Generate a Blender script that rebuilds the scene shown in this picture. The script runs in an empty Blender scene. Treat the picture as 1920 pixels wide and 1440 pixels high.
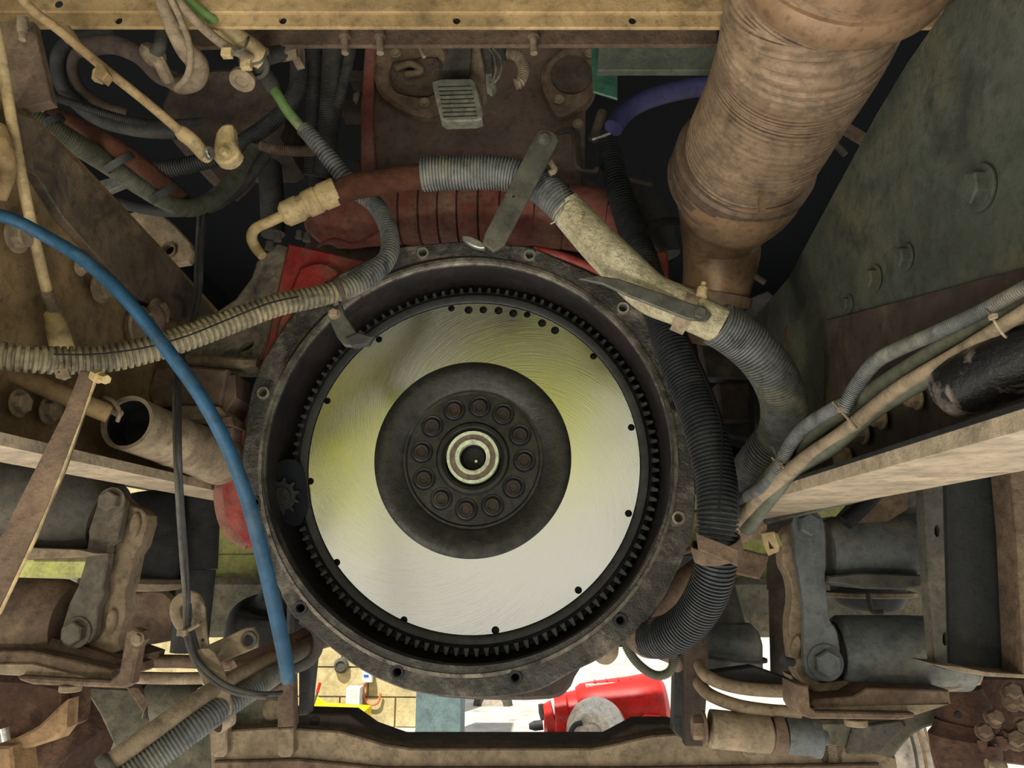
import bpy, math, random
from mathutils import Vector, Matrix
from mathutils.geometry import delaunay_2d_cdt
random.seed(7)
S = bpy.context.scene
COL = S.collection
PI = math.pi

# ------------------------------------------------------------------ camera
FPX = 1387.0
H = 1.15                       # camera height above the shop floor, metres
th = math.atan(330 / FPX); ph = -math.atan(60 / FPX * math.cos(th))
fwd = Vector((math.sin(ph) * math.cos(th), math.cos(ph) * math.cos(th), math.sin(th)))
rgt = Vector((math.cos(ph), -math.sin(ph), 0))
upv = rgt.cross(fwd)
EYE = Vector((0, 0, H))
cd = bpy.data.cameras.new('camera'); cam = bpy.data.objects.new('camera', cd); COL.objects.link(cam)
cam.matrix_world = Matrix(((rgt.x, upv.x, -fwd.x, EYE.x), (rgt.y, upv.y, -fwd.y, EYE.y), (rgt.z, upv.z, -fwd.z, EYE.z), (0, 0, 0, 1)))
cd.sensor_width = 36; cd.lens = FPX / 1920 * 36; cd.clip_start = 0.01
S.camera = cam

# ------------------------------------------------------------------ light
w = bpy.data.worlds.new('world'); S.world = w; w.use_nodes = True
bg = w.node_tree.nodes['Background']; bg.inputs[0].default_value = (0.93, 0.97, 1.0, 1); bg.inputs[1].default_value = 1.0


def light(name, kind, loc, target, energy, color=(1, 1, 1), size=1.0, size_y=None):
    l = bpy.data.lights.new(name, kind); o = bpy.data.objects.new(name, l); COL.objects.link(o)
    o.location = loc
    o.rotation_euler = (Vector(target) - Vector(loc)).to_track_quat('-Z', 'Y').to_euler()
    l.energy = energy; l.color = color
    if kind == 'AREA':
        l.shape = 'RECTANGLE'; l.size = size; l.size_y = size_y or size
    if kind == 'SUN':
        l.angle = math.radians(1.0)
    return o


light('sun', 'SUN', (-1.2, -2.5, 4.5), (0, 0, 0), 8.0, (1.0, 0.95, 0.86))
light('rear_area_fill', 'AREA', (0.3, -2.4, 1.35), (0.3, 1.0, 1.35), 26, (1.0, 0.97, 0.93), 4.6, 1.85)  # added area fill standing for daylight behind the camera; no doorway there
light('floor_bounce_fill', 'AREA', (0.0, 0.3, 0.08), (0.0, 0.301, 2), 40, (1.0, 0.95, 0.88), 3.4, 2.4)  # added unseen upward fill standing for floor bounce
light('reflector_fill', 'AREA', (-0.1, -0.12, 0.55), (-0.1, -0.75, 1.7), 18, (1.0, 0.97, 0.92), 0.5, 0.3)  # added unseen fill that brightens the yellow cloths behind the camera
light('left_low_fill', 'AREA', (-0.95, -0.5, 0.5), (-0.1, 0.9, 1.4), 9.0, (1.0, 0.92, 0.78), 0.22, 0.16)  # added unseen low left fill for highlights and rim shading
S.view_settings.view_transform = 'Standard'
S.view_settings.look = 'None'
S.view_settings.gamma = 1.0
S.view_settings.use_curve_mapping = False
S.view_settings.exposure = 0.04

# ------------------------------------------------------------------ helpers


def ray(px, py):
    return fwd + rgt * ((px - 960) / FPX) + upv * ((720 - py) / FPX)


def P(px, py, Y):
    d = ray(px, py); return EYE + d * (Y / d.y)


def PX(px, py, X):
    d = ray(px, py); return EYE + d * (X / d.x)


def R(rpx, Y):
    return rpx * Y / FPX * 1.04


class G:
    def __init__(s): s.v = []; s.f = []

    def add(s, v, f):
        n = len(s.v); s.v += [Vector(a) for a in v]; s.f += [tuple(i + n for i in q) for q in f]; return s

    def __iadd__(s, o): return s.add(o.v, o.f)


def spline(pts, n=10):
    out = []
    m = len(pts)
    for i in range(m - 1):
        a = pts[max(i - 1, 0)]; b = pts[i]; c = pts[i + 1]; d = pts[min(i + 2, m - 1)]
        for k in range(n):
            t = k / n; t2 = t * t; t3 = t2 * t
            out.append(tuple(0.5 * (2 * b[j] + (c[j] - a[j]) * t + (2 * a[j] - 5 * b[j] + 4 * c[j] - d[j]) * t2 + (3 * b[j] - a[j] - 3 * c[j] + d[j]) * t3) for j in range(len(b))))
    out.append(tuple(pts[-1])); return out


def sweep(path, seg=16, ridge=None, cap=True, squash=None):
    """path: list of (x,y,z,r) world; ridge=(amplitude, pitch)"""
    if ridge:
        amp, pitch = ridge; L = [0]
        for a, b in zip(path, path[1:]): L.append(L[-1] + (Vector(a[:3]) - Vector(b[:3])).length)
        n = max(2, int(L[-1] / pitch)); prof = [(0, -1), (.3, -1), (.42, 1), (.88, 1)]
        ts = []
        for k in range(n):
            for q, s_ in prof: ts.append(((k + q) * L[-1] / n, s_))
        ts.append((L[-1], -1)); new = []; j = 0
        for t, s_ in ts:
            while j < len(L) - 2 and L[j + 1] < t: j += 1
            u = (t - L[j]) / max(L[j + 1] - L[j], 1e-9)
            p = [path[j][i] * (1 - u) + path[j + 1][i] * u for i in range(4)]
            p[3] += amp * s_; new.append(tuple(p))
        path = new
    g = G(); n = len(path); up = None; vs = []; tg = []
    for i in range(n):
        a = Vector(path[max(i - 1, 0)][:3]); b = Vector(path[min(i + 1, n - 1)][:3])
        d = b - a
        if d.length < 1e-7: d = tg[-1] if tg else Vector((0, 1, 0))
        d = d.normalized(); tg.append(d)
        if up is None:
            up = Vector((0, 0, 1)) if abs(d.z) < .9 else Vector((1, 0, 0))
        up = (up - d * up.dot(d)).normalized(); sd = d.cross(up)
        c = Vector(path[i][:3]); r = path[i][3]; sq = squash or 1
        for k in range(seg):
            t = 2 * PI * k / seg; vs.append(c + up * (math.cos(t) * r * sq) + sd * (math.sin(t) * r))
    fs = []
    for i in range(n - 1):
        for k in range(seg):
            fs.append((i * seg + k, i * seg + (k + 1) % seg, (i + 1) * seg + (k + 1) % seg, (i + 1) * seg + k))
    if cap:
        fs.append(tuple(range(seg))[::-1]); fs.append(tuple(range((n - 1) * seg, n * seg)))
    return g.add(vs, fs)


def W(pts):
    """(px,py,Y,rpx) -> world path"""
    return [tuple(P(a, b, Y)) + (r * Y / ray(a, b).y / FPX,) for a, b, Y, r in pts]


def hose(pts, r=None, seg=18, ridge=None, n=10, cap=True, straight=False, squash=None):
    """pixel/depth control points; ridge=(amp_px, pitch_px) at first depth"""
    if r is not None: pts = [p + (r,) for p in pts]
    w_ = W(pts)
    if not straight: w_ = spline(w_, n)
    if ridge: ridge = (R(ridge[0], pts[0][2]), R(ridge[1], pts[0][2]))
    return sweep(w_, seg, ridge, cap, squash)


def lathe(c, axis, prof, seg=48, squash=None):
    """prof: list of (r, t along axis)"""
    axis = Vector(axis).normalized(); u = Vector((0, 0, 1)) if abs(axis.z) < .9 else Vector((1, 0, 0))
    u = (u - axis * u.dot(axis)).normalized(); s_ = axis.cross(u); c = Vector(c); vs = []; fs = []
    n = len(prof)
    for r, t in prof:
        for k in range(seg):
            a = 2 * PI * k / seg; vs.append(c + axis * t + u * (math.cos(a) * r) + s_ * (math.sin(a) * r))
    for i in range(n - 1):
        for k in range(seg):
            fs.append((i * seg + k, i * seg + (k + 1) % seg, (i + 1) * seg + (k + 1) % seg, (i + 1) * seg + k))
    return G().add(vs, fs)


def disc(c, axis, r, h, seg=32, bev=0.15):
    b = min(r, h) * bev
    return lathe(c, axis, [(0.0001, 0), (r - b, 0), (r, b), (r, h - b), (r - b, h), (0.0001, h)], seg)


def ringG(c, axis, ri, ro, h, seg=48):
    return lathe(c, axis, [(ri, 0), (ro, 0), (ro, h), (ri, h), (ri, 0)], seg)


def inset(loop, c):
    n = len(loop); area = sum(loop[i][0] * loop[(i + 1) % n][1] - loop[(i + 1) % n][0] * loop[i][1] for i in range(n))
    sg = 1 if area > 0 else -1; out = []
    for i in range(n):
        a = Vector(loop[i - 1][:2]); b = Vector(loop[i][:2]); d = Vector(loop[(i + 1) % n][:2])
        e1 = (b - a); e2 = (d - b)
        if e1.length < 1e-6 or e2.length < 1e-6: out.append(tuple(b)); continue
        e1.normalize(); e2.normalize()
        n1 = Vector((-e1.y, e1.x)) * sg; n2 = Vector((-e2.y, e2.x)) * sg
        m = n1 + n2
        if m.length < .2: m = n1
        m.normalize(); k = c / max(m.dot(n1), .5)
        out.append(tuple(b + m * k))
    return out


def tri(loops):
    """constrained triangulation of outer loop with holes, 2D"""
    pts = []; edges = []
    for lp in loops:
        s0 = len(pts); n = len(lp)
        pts += [Vector(p[:2]) for p in lp]; edges += [(s0 + i, s0 + (i + 1) % n) for i in range(n)]
    v, e, f, ov, oe, of = delaunay_2d_cdt(pts, edges, [], 0, 1e-7)

    def inside(p, lp):
        c = False; n = len(lp)
        for i in range(n):
            x1, y1 = lp[i][:2]; x2, y2 = lp[(i + 1) % n][:2]
            if (y1 > p[1]) != (y2 > p[1]) and p[0] < (x2 - x1) * (p[1] - y1) / (y2 - y1) + x1: c = not c
        return c
    out = []
    for q in f:
        c = sum((v[i] for i in q), Vector((0, 0))) / len(q)
        if inside(c, loops[0]) and not any(inside(c, h) for h in loops[1:]): out.append(q)
    return v, out


def circ2(cx, cy, r, n=20, ry=None, rot=0):
    o = []
    for k in range(n):
        a = 2 * PI * k / n; x = r * math.cos(a); y = (ry or r) * math.sin(a)
        o.append((cx + x * math.cos(rot) - y * math.sin(rot), cy + x * math.sin(rot) + y * math.cos(rot)))
    return o


def plate(outer, Y=None, t=0.01, holes=(), bev=1.5, dirv=(0, 1, 0), X=None, Z=None, fmap=None, back=True, smooth=0):
    """outline in reference pixels put on plane y=Y (or x=X, or map fmap), thickness t along dirv"""
    if smooth: outer = [p[:2] for p in spline([tuple(q) for q in outer] + [tuple(outer[0])], smooth)][:-1]
    if fmap: m = fmap
    elif X is not None: m = lambda a, b: PX(a, b, X)
    else: m = lambda a, b: P(a, b, Y)
    dirv = Vector(dirv).normalized(); g = G()
    px = (m(*outer[0][:2]) - m(outer[0][0] + 1, outer[0][1])).length
    bt = min(bev * px, t * .4)
    holes = [h if isinstance(h, list) else circ2(*h) for h in holes]
    front = [inset(outer, bev)] + holes
    v, f = tri(front)
    F = [m(*p) for p in v]; g.add(F, f)
    lo = [m(*p[:2]) + dirv * bt for p in outer]; n = len(outer)
    fr = [m(*p) for p in front[0]]; bk = [m(*p[:2]) + dirv * t for p in outer]
    g.add(fr + lo + bk, [(i, (i + 1) % n, n + (i + 1) % n, n + i) for i in range(n)] + [(n + i, n + (i + 1) % n, 2 * n + (i + 1) % n, 2 * n + i) for i in range(n)])
    for h in holes:
        k = len(h); a = [m(*p) for p in h]
        g.add(a + [p + dirv * t for p in a], [(i, (i + 1) % k, k + (i + 1) % k, k + i) for i in range(k)])
    if back:
        v, f = tri([outer] + holes); g.add([m(*p) + dirv * t for p in v], f)
    return g


def box(lo, hi):
    x0, y0, z0 = lo; x1, y1, z1 = hi
    return G().add([(x0, y0, z0), (x1, y0, z0), (x1, y1, z0), (x0, y1, z0), (x0, y0, z1), (x1, y0, z1), (x1, y1, z1), (x0, y1, z1)],
                   [(0, 3, 2, 1), (4, 5, 6, 7), (0, 1, 5, 4), (1, 2, 6, 5), (2, 3, 7, 6), (3, 0, 4, 7)])


def obox(c, sx, sy, sz, ax=None):
    """oriented box, ax = (x axis, y axis, z axis)"""
    X, Y_, Z = [Vector(a).normalized() for a in (ax or ((1, 0, 0), (0, 1, 0), (0, 0, 1)))]; c = Vector(c); g = G()
    vs = [c + X * (a * sx / 2) + Y_ * (b * sy / 2) + Z * (d * sz / 2) for d in (-1, 1) for a, b in ((-1, -1), (1, -1), (1, 1), (-1, 1))]
    return g.add(vs, [(0, 3, 2, 1), (4, 5, 6, 7), (0, 1, 5, 4), (1, 2, 6, 5), (2, 3, 7, 6), (3, 0, 4, 7)])


def hexG(c, axis, r, h, washer=True, stud=0.0):
    """bolt head pointing along axis from c"""
    g = G(); axis = Vector(axis).normalized(); c = Vector(c); t0 = 0
    if washer:
        g += disc(c, axis, r * 1.35, h * .25, 24); t0 = h * .25
    g += lathe(c + axis * t0, axis, [(r, 0), (r, h * .85), (r * .86, h), (0.0001, h)], 6)
    if stud: g += disc(c + axis * (t0 + h), axis, r * .5, stud, 14)
    return g


def hex_px(px, py, Y, rpx, axis=(0, -1, 0), h=.6, washer=True, stud=0.0, X=None):
    c = PX(px, py, X) if X is not None else P(px, py, Y)
    r = R(rpx, c.y)
    return hexG(c, axis, r, r * h, washer, stud * r)


# ------------------------------------------------------------------ materials
MATS = {}


def srgb(c):
    return tuple((x / 12.92 if x <= .04045 else ((x + .055) / 1.055) ** 2.4) for x in c) + (1,)


def mat(name, base, dust=None, amt=.5, scale=9, rough=.7, metal=0.0, bump=.25, fine=90, spots=None, spot_amt=.62, spec=.35):
    if name in MATS: return MATS[name]
    m = bpy.data.materials.new(name); m.use_nodes = True; nt = m.node_tree; N = nt.nodes; L = nt.links
    b = N['Principled BSDF']; b.inputs['Roughness'].default_value = rough; b.inputs['Metallic'].default_value = metal
    b.inputs['Specular IOR Level'].default_value = spec
    tc = N.new('ShaderNodeNewGeometry')

    def noise(sc, det=6, dist=0.0):
        n = N.new('ShaderNodeTexNoise'); n.inputs['Scale'].default_value = sc; n.inputs['Detail'].default_value = det
        n.inputs['Distortion'].default_value = dist; n.inputs['Roughness'].default_value = .68
        L.new(tc.outputs['Position'], n.inputs['Vector']); return n

    def ramp(src, a, c):
        r = N.new('ShaderNodeMapRange'); r.inputs[1].default_value = a; r.inputs[2].default_value = c
        L.new(src, r.inputs[0]); return r.outputs[0]

    def mixc(f, a, c):
        x = N.new('ShaderNodeMix'); x.data_type = 'RGBA'
        if hasattr(f, 'links'): L.new(f, x.inputs[0])
        else: x.inputs[0].default_value = f
        for s_, q in ((6, a), (7, c)):
            if isinstance(q, tuple): x.inputs[s_].default_value = q
            else: L.new(q, x.inputs[s_])
        return x.outputs[2]
    dust = dust or tuple(min(1, x * 1.25) for x in base)
    n1 = noise(scale, 11, .4); n2 = noise(fine, 5)
    c = mixc(ramp(n1.outputs[0], .75 - amt * .5, .95 - amt * .5 + .0), srgb(base), srgb(dust))
    dk = tuple(x * .55 for x in base)
    n4 = noise(scale * 3.1, 9, .3)
    c = mixc(ramp(n4.outputs[0], .42, .80), c, srgb(tuple(x * .62 for x in base)))
    c = mixc(ramp(n2.outputs[0], .50, .86), c, srgb(tuple(x * .9 for x in dk)))
    if spots:
        n3 = noise(scale * 2.3, 8, .8)
        c = mixc(ramp(n3.outputs[0], spot_amt - .05, spot_amt + .13), c, srgb(spots))
    L.new(c, b.inputs['Base Color'])
    if bump:
        bp = N.new('ShaderNodeBump'); bp.inputs['Strength'].default_value = bump; bp.inputs['Distance'].default_value = .006
        n5 = noise(fine * 3.5, 3)
        ad = N.new('ShaderNodeMath'); ad.operation = 'MULTIPLY_ADD'; L.new(n5.outputs[0], ad.inputs[0]); ad.inputs[1].default_value = .45; L.new(n2.outputs[0], ad.inputs[2])
        L.new(ad.outputs[0], bp.inputs['Height']); L.new(bp.outputs[0], b.inputs['Normal'])
    rr = N.new('ShaderNodeMapRange'); rr.inputs[3].default_value = max(.05, rough - .12); rr.inputs[4].default_value = min(1, rough + .15)
    L.new(n1.outputs[0], rr.inputs[0]); L.new(rr.outputs[0], b.inputs['Roughness'])
    MATS[name] = m; return m


M_tan = mat('tan dusty paint', (.60, .50, .34), (.68, .58, .42), .6, 8, .75, spots=(.40, .31, .2), spot_amt=.66)
M_cream = mat('cream dusty paint', (.70, .61, .43), (.76, .68, .51), .6, 14, .6, spots=(.42, .34, .22), spot_amt=.68)
M_beige = mat('beige dust', (.52, .46, .37), (.62, .55, .45), .6, 12, .85, bump=.35)
M_brown = mat('brown dirt', (.40, .33, .27), (.52, .44, .35), .55, 12, .9, bump=.4)
M_dkbrown = mat('dark brown metal', (.27, .23, .20), (.39, .33, .27), .5, 9, .8, spots=(.14, .14, .14), spot_amt=.62)
M_railL = mat('dusty frame steel', (.50, .42, .29), (.60, .50, .35), .6, 5, .8, spots=(.24, .23, .20), spot_amt=.60)
M_railR = mat('grey green frame steel', (.31, .33, .29), (.42, .40, .30), .5, 5, .65, spots=(.15, .16, .16), spot_amt=.60)
M_flange = mat('pale frame flange', (.60, .54, .45), (.70, .63, .52), .6, 9, .55, spots=(.30, .29, .27), spot_amt=.64)  # paler than the rail webs
M_grey = mat('grey dusty metal', (.30, .29, .26), (.44, .41, .35), .5, 9, .75)
M_dkgrey = mat('dark grey metal', (.20, .205, .205), (.31, .30, .27), .5, 10, .65)
M_slate = mat('slate worn steel', (.37, .39, .385), (.50, .47, .40), .6, 7, .6, spots=(.24, .26, .26), spot_amt=.6)
M_black = mat('black rubber and recess shade', (.05, .05, .055), (.12, .12, .12), .5, 14, .6)  # also paints the dark inside holes and recesses
M_shade = mat('painted bay shade', (.010, .035, .065), (.02, .045, .075), .4, 6, .9, bump=0)  # shade of the bay and openings put into a near black blue
M_red = mat('red engine paint', (.56, .15, .14), (.50, .34, .28), .62, 12, .5, bump=.15, spots=(.36, .27, .22), spot_amt=.56)
M_reddust = mat('dusty red paint', (.50, .28, .24), (.50, .41, .34), .6, 9, .8, spots=(.50, .18, .16), spot_amt=.60)
M_block = mat('engine block dirt', (.36, .30, .26), (.42, .36, .30), .5, 6, .8, spots=(.40, .20, .17), spot_amt=.66)
M_rust = mat('rusty sleeve', (.30, .17, .10), (.36, .23, .15), .5, 20, .95, bump=.6)
M_hosegrey = mat('grey corrugated conduit', (.40, .41, .40), (.55, .53, .45), .5, 13, .5, spots=(.20, .21, .22), spot_amt=.60)
M_hoseblack = mat('black corrugated conduit', (.17, .18, .19), (.38, .35, .30), .42, 12, .40)
M_loom = mat('dusty loom', (.50, .47, .37), (.62, .57, .45), .55, 14, .7, spots=(.20, .21, .21), spot_amt=.58)
M_wrap = mat('yellowish heat wrap', (.76, .72, .58), (.86, .83, .70), .55, 16, .8, bump=.9, fine=160, spots=(.46, .38, .24), spot_amt=.62)  # yellowish white throughout
M_blue = mat('blue air line', (.09, .27, .38), (.30, .38, .44), .48, 14, .55, bump=.1)
M_green = mat('green hose', (.42, .54, .30), (.56, .58, .42), .5, 14, .5, bump=.1)
M_olive = mat('olive yellow paint', (.56, .56, .30), (.60, .58, .42), .5, 6, .6, spots=(.40, .38, .28), spot_amt=.6)
M_tank = mat('grey green dusty casting', (.38, .37, .31), (.50, .46, .38), .5, 10, .85, bump=.4, spots=(.26, .24, .20), spot_amt=.6)
M_exh = mat('tan exhaust flex', (.53, .445, .355), (.62, .53, .42), .5, 14, .6, metal=.1, bump=.2, spots=(.36, .30, .26), spot_amt=.60)
M_exhpipe = mat('orange tan exhaust pipe', (.57, .46, .35), (.66, .54, .42), .5, 6, .36, metal=.25, bump=.05)
M_flange_ring = mat('dirty housing flange', (.27, .26, .24), (.56, .52, .46), .5, 14, .5, metal=.3, bump=.6, spots=(.14, .12, .11), spot_amt=.56)
M_chamber = mat('dark housing wall', (.16, .145, .145), (.22, .19, .18), .5, 7, .45, bump=.05)  # dark grey inner wall
M_gear = mat('dark ring gear steel', (.17, .175, .18), (.24, .24, .23), .5, 14, .40, metal=.4, bump=.1)
M_hub = mat('oiled cast hub', (.20, .20, .185), (.28, .27, .25), .45, 22, .36, metal=.5, bump=.14)
M_bolt = mat('brown bolt heads', (.20, .17, .155), (.28, .235, .21), .5, 40, .45, metal=.4, bump=.2)
M_bright = mat('bright steel', (.78, .77, .72), (.86, .85, .80), .5, 60, .25, metal=.8, bump=.05)
M_seal = mat('pale bearing seal', (.80, .84, .70), (.86, .9, .78), .5, 60, .4, bump=0)
M_bearing = mat('bearing face', (.45, .40, .38), (.55, .50, .46), .5, 50, .35, metal=.6, bump=0)
M_shk = mat('dusty grey brown forging', (.40, .37, .32), (.50, .46, .39), .5, 11, .7, bump=.3, spots=(.26, .25, .23), spot_amt=.6)
M_strap = mat('grey steel strap', (.34, .34, .31), (.42, .41, .36), .5, 14, .45, metal=.3, bump=.1, spots=(.5, .42, .24), spot_amt=.70)
M_indigo = mat('indigo hose', (.22, .22, .38), (.25, .25, .38), .5, 10, .5)
M_plastic = mat('grey ribbed plastic', (.42, .42, .37), (.52, .50, .42), .5, 30, .6)
M_concrete = mat('workshop concrete', (.72, .70, .66), (.80, .78, .73), .5, 1.5, .9, bump=.1)
M_wall = mat('cream wall block', (.74, .68, .50), (.80, .74, .58), .5, 3, .9, bump=.1)
M_gearbox = mat('fresh red gearbox paint', (.82, .12, .08), (.86, .2, .13), .4, 4, .4, bump=.03)
M_alu = mat('cast aluminium', (.80, .76, .70), (.86, .80, .74), .5, 12, .35, metal=.5, bump=.1)
M_teal = mat('grey green post', (.38, .46, .46), (.42, .5, .5), .5, 3, .7)
M_yellow = mat('yellow plastic', (.9, .78, .06), None, .3, 5, .5, bump=0)
M_white = mat('white plastic', (.85, .87, .88), None, .3, 5, .5, bump=0)
M_signblue = mat('blue print', (.1, .4, .75), None, .3, 5, .5, bump=0)
M_orange = mat('orange hose', (.85, .5, .3), None, .3, 5, .5, bump=0)
M_hivis = mat('fluorescent yellow cloth', (.95, .96, .05), (.92, .94, .08), .5, 5, .9, bump=.1)
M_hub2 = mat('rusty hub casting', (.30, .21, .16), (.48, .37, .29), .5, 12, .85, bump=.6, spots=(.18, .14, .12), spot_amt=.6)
M_sunlit = mat('painted sunlit casting', (.62, .50, .36), (.72, .60, .46), .5, 10, .8, bump=.4)  # lit copy of the hub casting, sunlight put into its colour
M_dust_green = mat('dull green hose', (.33, .34, .28), (.42, .41, .33), .5, 12, .6)

# machined face
m = bpy.data.materials.new('machined friction face'); m.use_nodes = True; nt = m.node_tree; N = nt.nodes; L = nt.links
b = N['Principled BSDF']; b.inputs['Metallic'].default_value = 1; b.inputs['Base Color'].default_value = (.50, .50, .475, 1)
b.inputs['Roughness'].default_value = .30; b.inputs['Anisotropic'].default_value = .4
tn = N.new('ShaderNodeTangent'); tn.direction_type = 'RADIAL'; tn.axis = 'Y'; L.new(tn.outputs[0], b.inputs['Tangent'])
tc = N.new('ShaderNodeTexCoord'); sp = N.new('ShaderNodeSeparateXYZ'); L.new(tc.outputs['Object'], sp.inputs[0])


def mth(op, a, b_=None):
    x = N.new('ShaderNodeMath'); x.operation = op
    for i, q in enumerate((a, b_)):
        if q is None: continue
        if hasattr(q, 'links'): L.new(q, x.inputs[i])
        else: x.inputs[i].default_value = q
    return x.outputs[0]


rad = mth('SQRT', mth('ADD', mth('MULTIPLY', sp.outputs[0], sp.outputs[0]), mth('MULTIPLY', sp.outputs[2], sp.outputs[2])))
ang = mth('ARCTAN2', sp.outputs[2], sp.outputs[0])
cb = N.new('ShaderNodeCombineXYZ'); L.new(mth('MULTIPLY', rad, 40), cb.inputs[0]); L.new(mth('ADD', mth('MULTIPLY', ang, 70.0), mth('MULTIPLY', rad, 900)), cb.inputs[1])
ns = N.new('ShaderNodeTexNoise'); ns.inputs['Scale'].default_value = 1.0; ns.inputs['Detail'].default_value = 3; L.new(cb.outputs[0], ns.inputs['Vector'])
n2 = N.new('ShaderNodeTexNoise'); n2.inputs['Scale'].default_value = 9; n2.inputs['Detail'].default_value = 4; L.new(tc.outputs['Object'], n2.inputs['Vector'])
mr = N.new('ShaderNodeMapRange'); mr.inputs[1].default_value = .3; mr.inputs[2].default_value = .7; mr.inputs[3].default_value = .17; mr.inputs[4].default_value = .27
L.new(mth('ADD', mth('MULTIPLY', ns.outputs[0], .35), mth('MULTIPLY', n2.outputs[0], .65)), mr.inputs[0]); L.new(mr.outputs[0], b.inputs['Roughness'])
bp = N.new('ShaderNodeBump'); bp.inputs['Strength'].default_value = .17; bp.inputs['Distance'].default_value = .0008; L.new(ns.outputs[0], bp.inputs['Height']); L.new(bp.outputs[0], b.inputs['Normal'])
M_face = m

# ------------------------------------------------------------------ object makers


def mk(name, g, material, parent=None, base=None, angle=35):
    base = Vector(base) if base is not None else (Vector(parent.location) if parent else Vector((0, 0, 0)))
    me = bpy.data.meshes.new(name); me.from_pydata([tuple(v - base) for v in g.v], [], g.f); me.validate()
    me.materials.append(material); me.shade_smooth(); me.set_sharp_from_angle(angle=math.radians(angle))
    o = bpy.data.objects.new(name, me); COL.objects.link(o)
    if parent: o.parent = parent
    else: o.location = base
    return o


def thing(name, label, cat, loc=(0, 0, 0), group=None):
    o = bpy.data.objects.new(name, None); COL.objects.link(o); o.location = loc; o.empty_display_size = .02
    o['label'] = label; o['category'] = cat
    if group: o['group'] = group
    return o


def part(name, g, material, parent, label=None, angle=35):
    root = parent
    off = Vector((0, 0, 0))
    q = parent
    while q: off += Vector(q.location); q = q.parent
    me_base = off
    me = bpy.data.meshes.new(name); me.from_pydata([tuple(v - me_base) for v in g.v], [], g.f); me.validate()
    me.materials.append(material); me.shade_smooth(); me.set_sharp_from_angle(angle=math.radians(angle))
    o = bpy.data.objects.new(name, me); COL.objects.link(o); o.parent = parent
    if label: o['label'] = label
    return o


def single(name, label, cat, g, material, group=None, angle=35):
    c = sum(g.v, Vector((0, 0, 0))) / len(g.v)
    o = mk(name, g, material, None, c, angle); o['label'] = label; o['category'] = cat
    if group: o['group'] = group
    return o


def struct(name, g, material):
    o = mk(name, g, material); o['kind'] = 'structure'; return o


def clampG(p, q, r, w_, t=.0015):
    """band around a pipe at point p with axis p->q"""
    ax = (Vector(q) - Vector(p)).normalized()
    return lathe(Vector(p) - ax * w_ / 2, ax, [(r, 0), (r + t, 0), (r + t, w_), (r, w_), (r, 0)], 32)


# ------------------------------------------------------------------ setting
struct('floor', box((-14, -8, -.05), (14, 16, 0)), M_concrete)
struct('rear_sky_blocker', box((-4.5, -5.4, 0), (4.5, -5.2, 3.2)), M_wall)  # added unseen blocker for sky and sunlit floor behind the camera
struct('overhead_sun_blocker', box((-4.5, -5.2, 3.0), (4.5, -0.9, 3.2)), M_wall)  # added unseen overhead blocker against sun and sky
BX = (0, -1, 0)


def circ(cx, cy, r, Y):
    a, b_, c_, d = P(cx - r, cy, Y), P(cx + r, cy, Y), P(cx, cy - r, Y), P(cx, cy + r, Y)
    c = (a + b_ + c_ + d) / 4
    return c, ((a - b_).length + (c_ - d).length) / 4


# back wall of the workshop seen through the gap: blocks
wb = P(560, 1300, 5.6); we = P(788, 1300, 5.6)
wall = struct('wall_back', box((wb.x - 1.5, 5.62, 0), (we.x, 5.8, 2.2)), M_wall)
bw, bh = .40, .20
row = 0; z = 0.0
blk = None
while z < 1.39:
    x = wb.x - 1.5 + (0 if row % 2 else -bw / 2)
    while x < we.x - .02:
        x0 = max(x, wb.x - 1.5); x1 = min(x + bw, we.x)
        if x1 - x0 > .05 and x1 > wb.x - .3:
            g = box((x0 + .006, 5.60, z + .006), (x1 - .006, 5.625, z + bh - .006)); o = mk('block', g, M_wall, None, (0, 0, 0)); o.parent = wall
        x += bw
    z += bh; row += 1

# ------------------------------------------------------------------ truck body shell (cab underside and bulkhead, shade put into near black colour)
cabt = thing('cab_body', 'cab underside and bulkhead painted near black as shade above the engine', 'truck cab', (0, 2.0, 2.3))
part('floor_panel', box((-1.25, .72, 2.18), (1.25, 3.1, 2.24)), M_shade, cabt)
part('bulkhead', box((-1.25, 2.75, 1.36), (1.25, 2.82, 2.18)), M_shade, cabt)
part('side_panel', box((-1.29, .55, 1.37), (-1.25, 2.82, 2.24)), M_shade, cabt)
part('side_panel', box((1.25, .55, 1.37), (1.29, 2.82, 2.24)), M_shade, cabt)
part('sun_block_deck', box((-1.25, -5.0, 2.34), (1.25, 3.1, 2.40)), M_grey, cabt)  # unseen deck extended rearward to block sun and tone the face reflection
# added unseen fluorescent jacket behind the photographer's place, mirrored in the machined face
def reflector(x0, x1, z0, z1, y0, label):
    g = G(); nx, nz = 18, 14; vs = []
    for j in range(nz + 1):
        v_ = j / nz
        for i in range(nx + 1):
            u = i / nx; wd = 1 - .35 * max(0, v_ - .75) * 4
            vs.append(((x0 + x1) / 2 + (x1 - x0) * (u - .5) * wd, y0 + .025 * math.sin(u * 19 + v_ * 3) + .05 * math.sin(v_ * 4), z0 + (z1 - z0) * v_ - .04 * math.sin(u * 3.1)))
    q = [(j * (nx + 1) + i, j * (nx + 1) + i + 1, (j + 1) * (nx + 1) + i + 1, (j + 1) * (nx + 1) + i) for j in range(nz) for i in range(nx)]
    g.add(vs, q); g.add([Vector(v) + Vector((0, -.02, 0)) for v in vs], [t[::-1] for t in q])
    single('yellow_reflector', label, 'reflector', g, M_hivis)


reflector(-.24, .18, 1.40, 1.92, -.62, 'added fluorescent yellow jacket behind the viewpoint, mirrored right of the hub')
reflector(-.84, -.44, 1.34, 1.84, -.60, 'added fluorescent yellow jacket behind the viewpoint, mirrored left of the hub')

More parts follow.
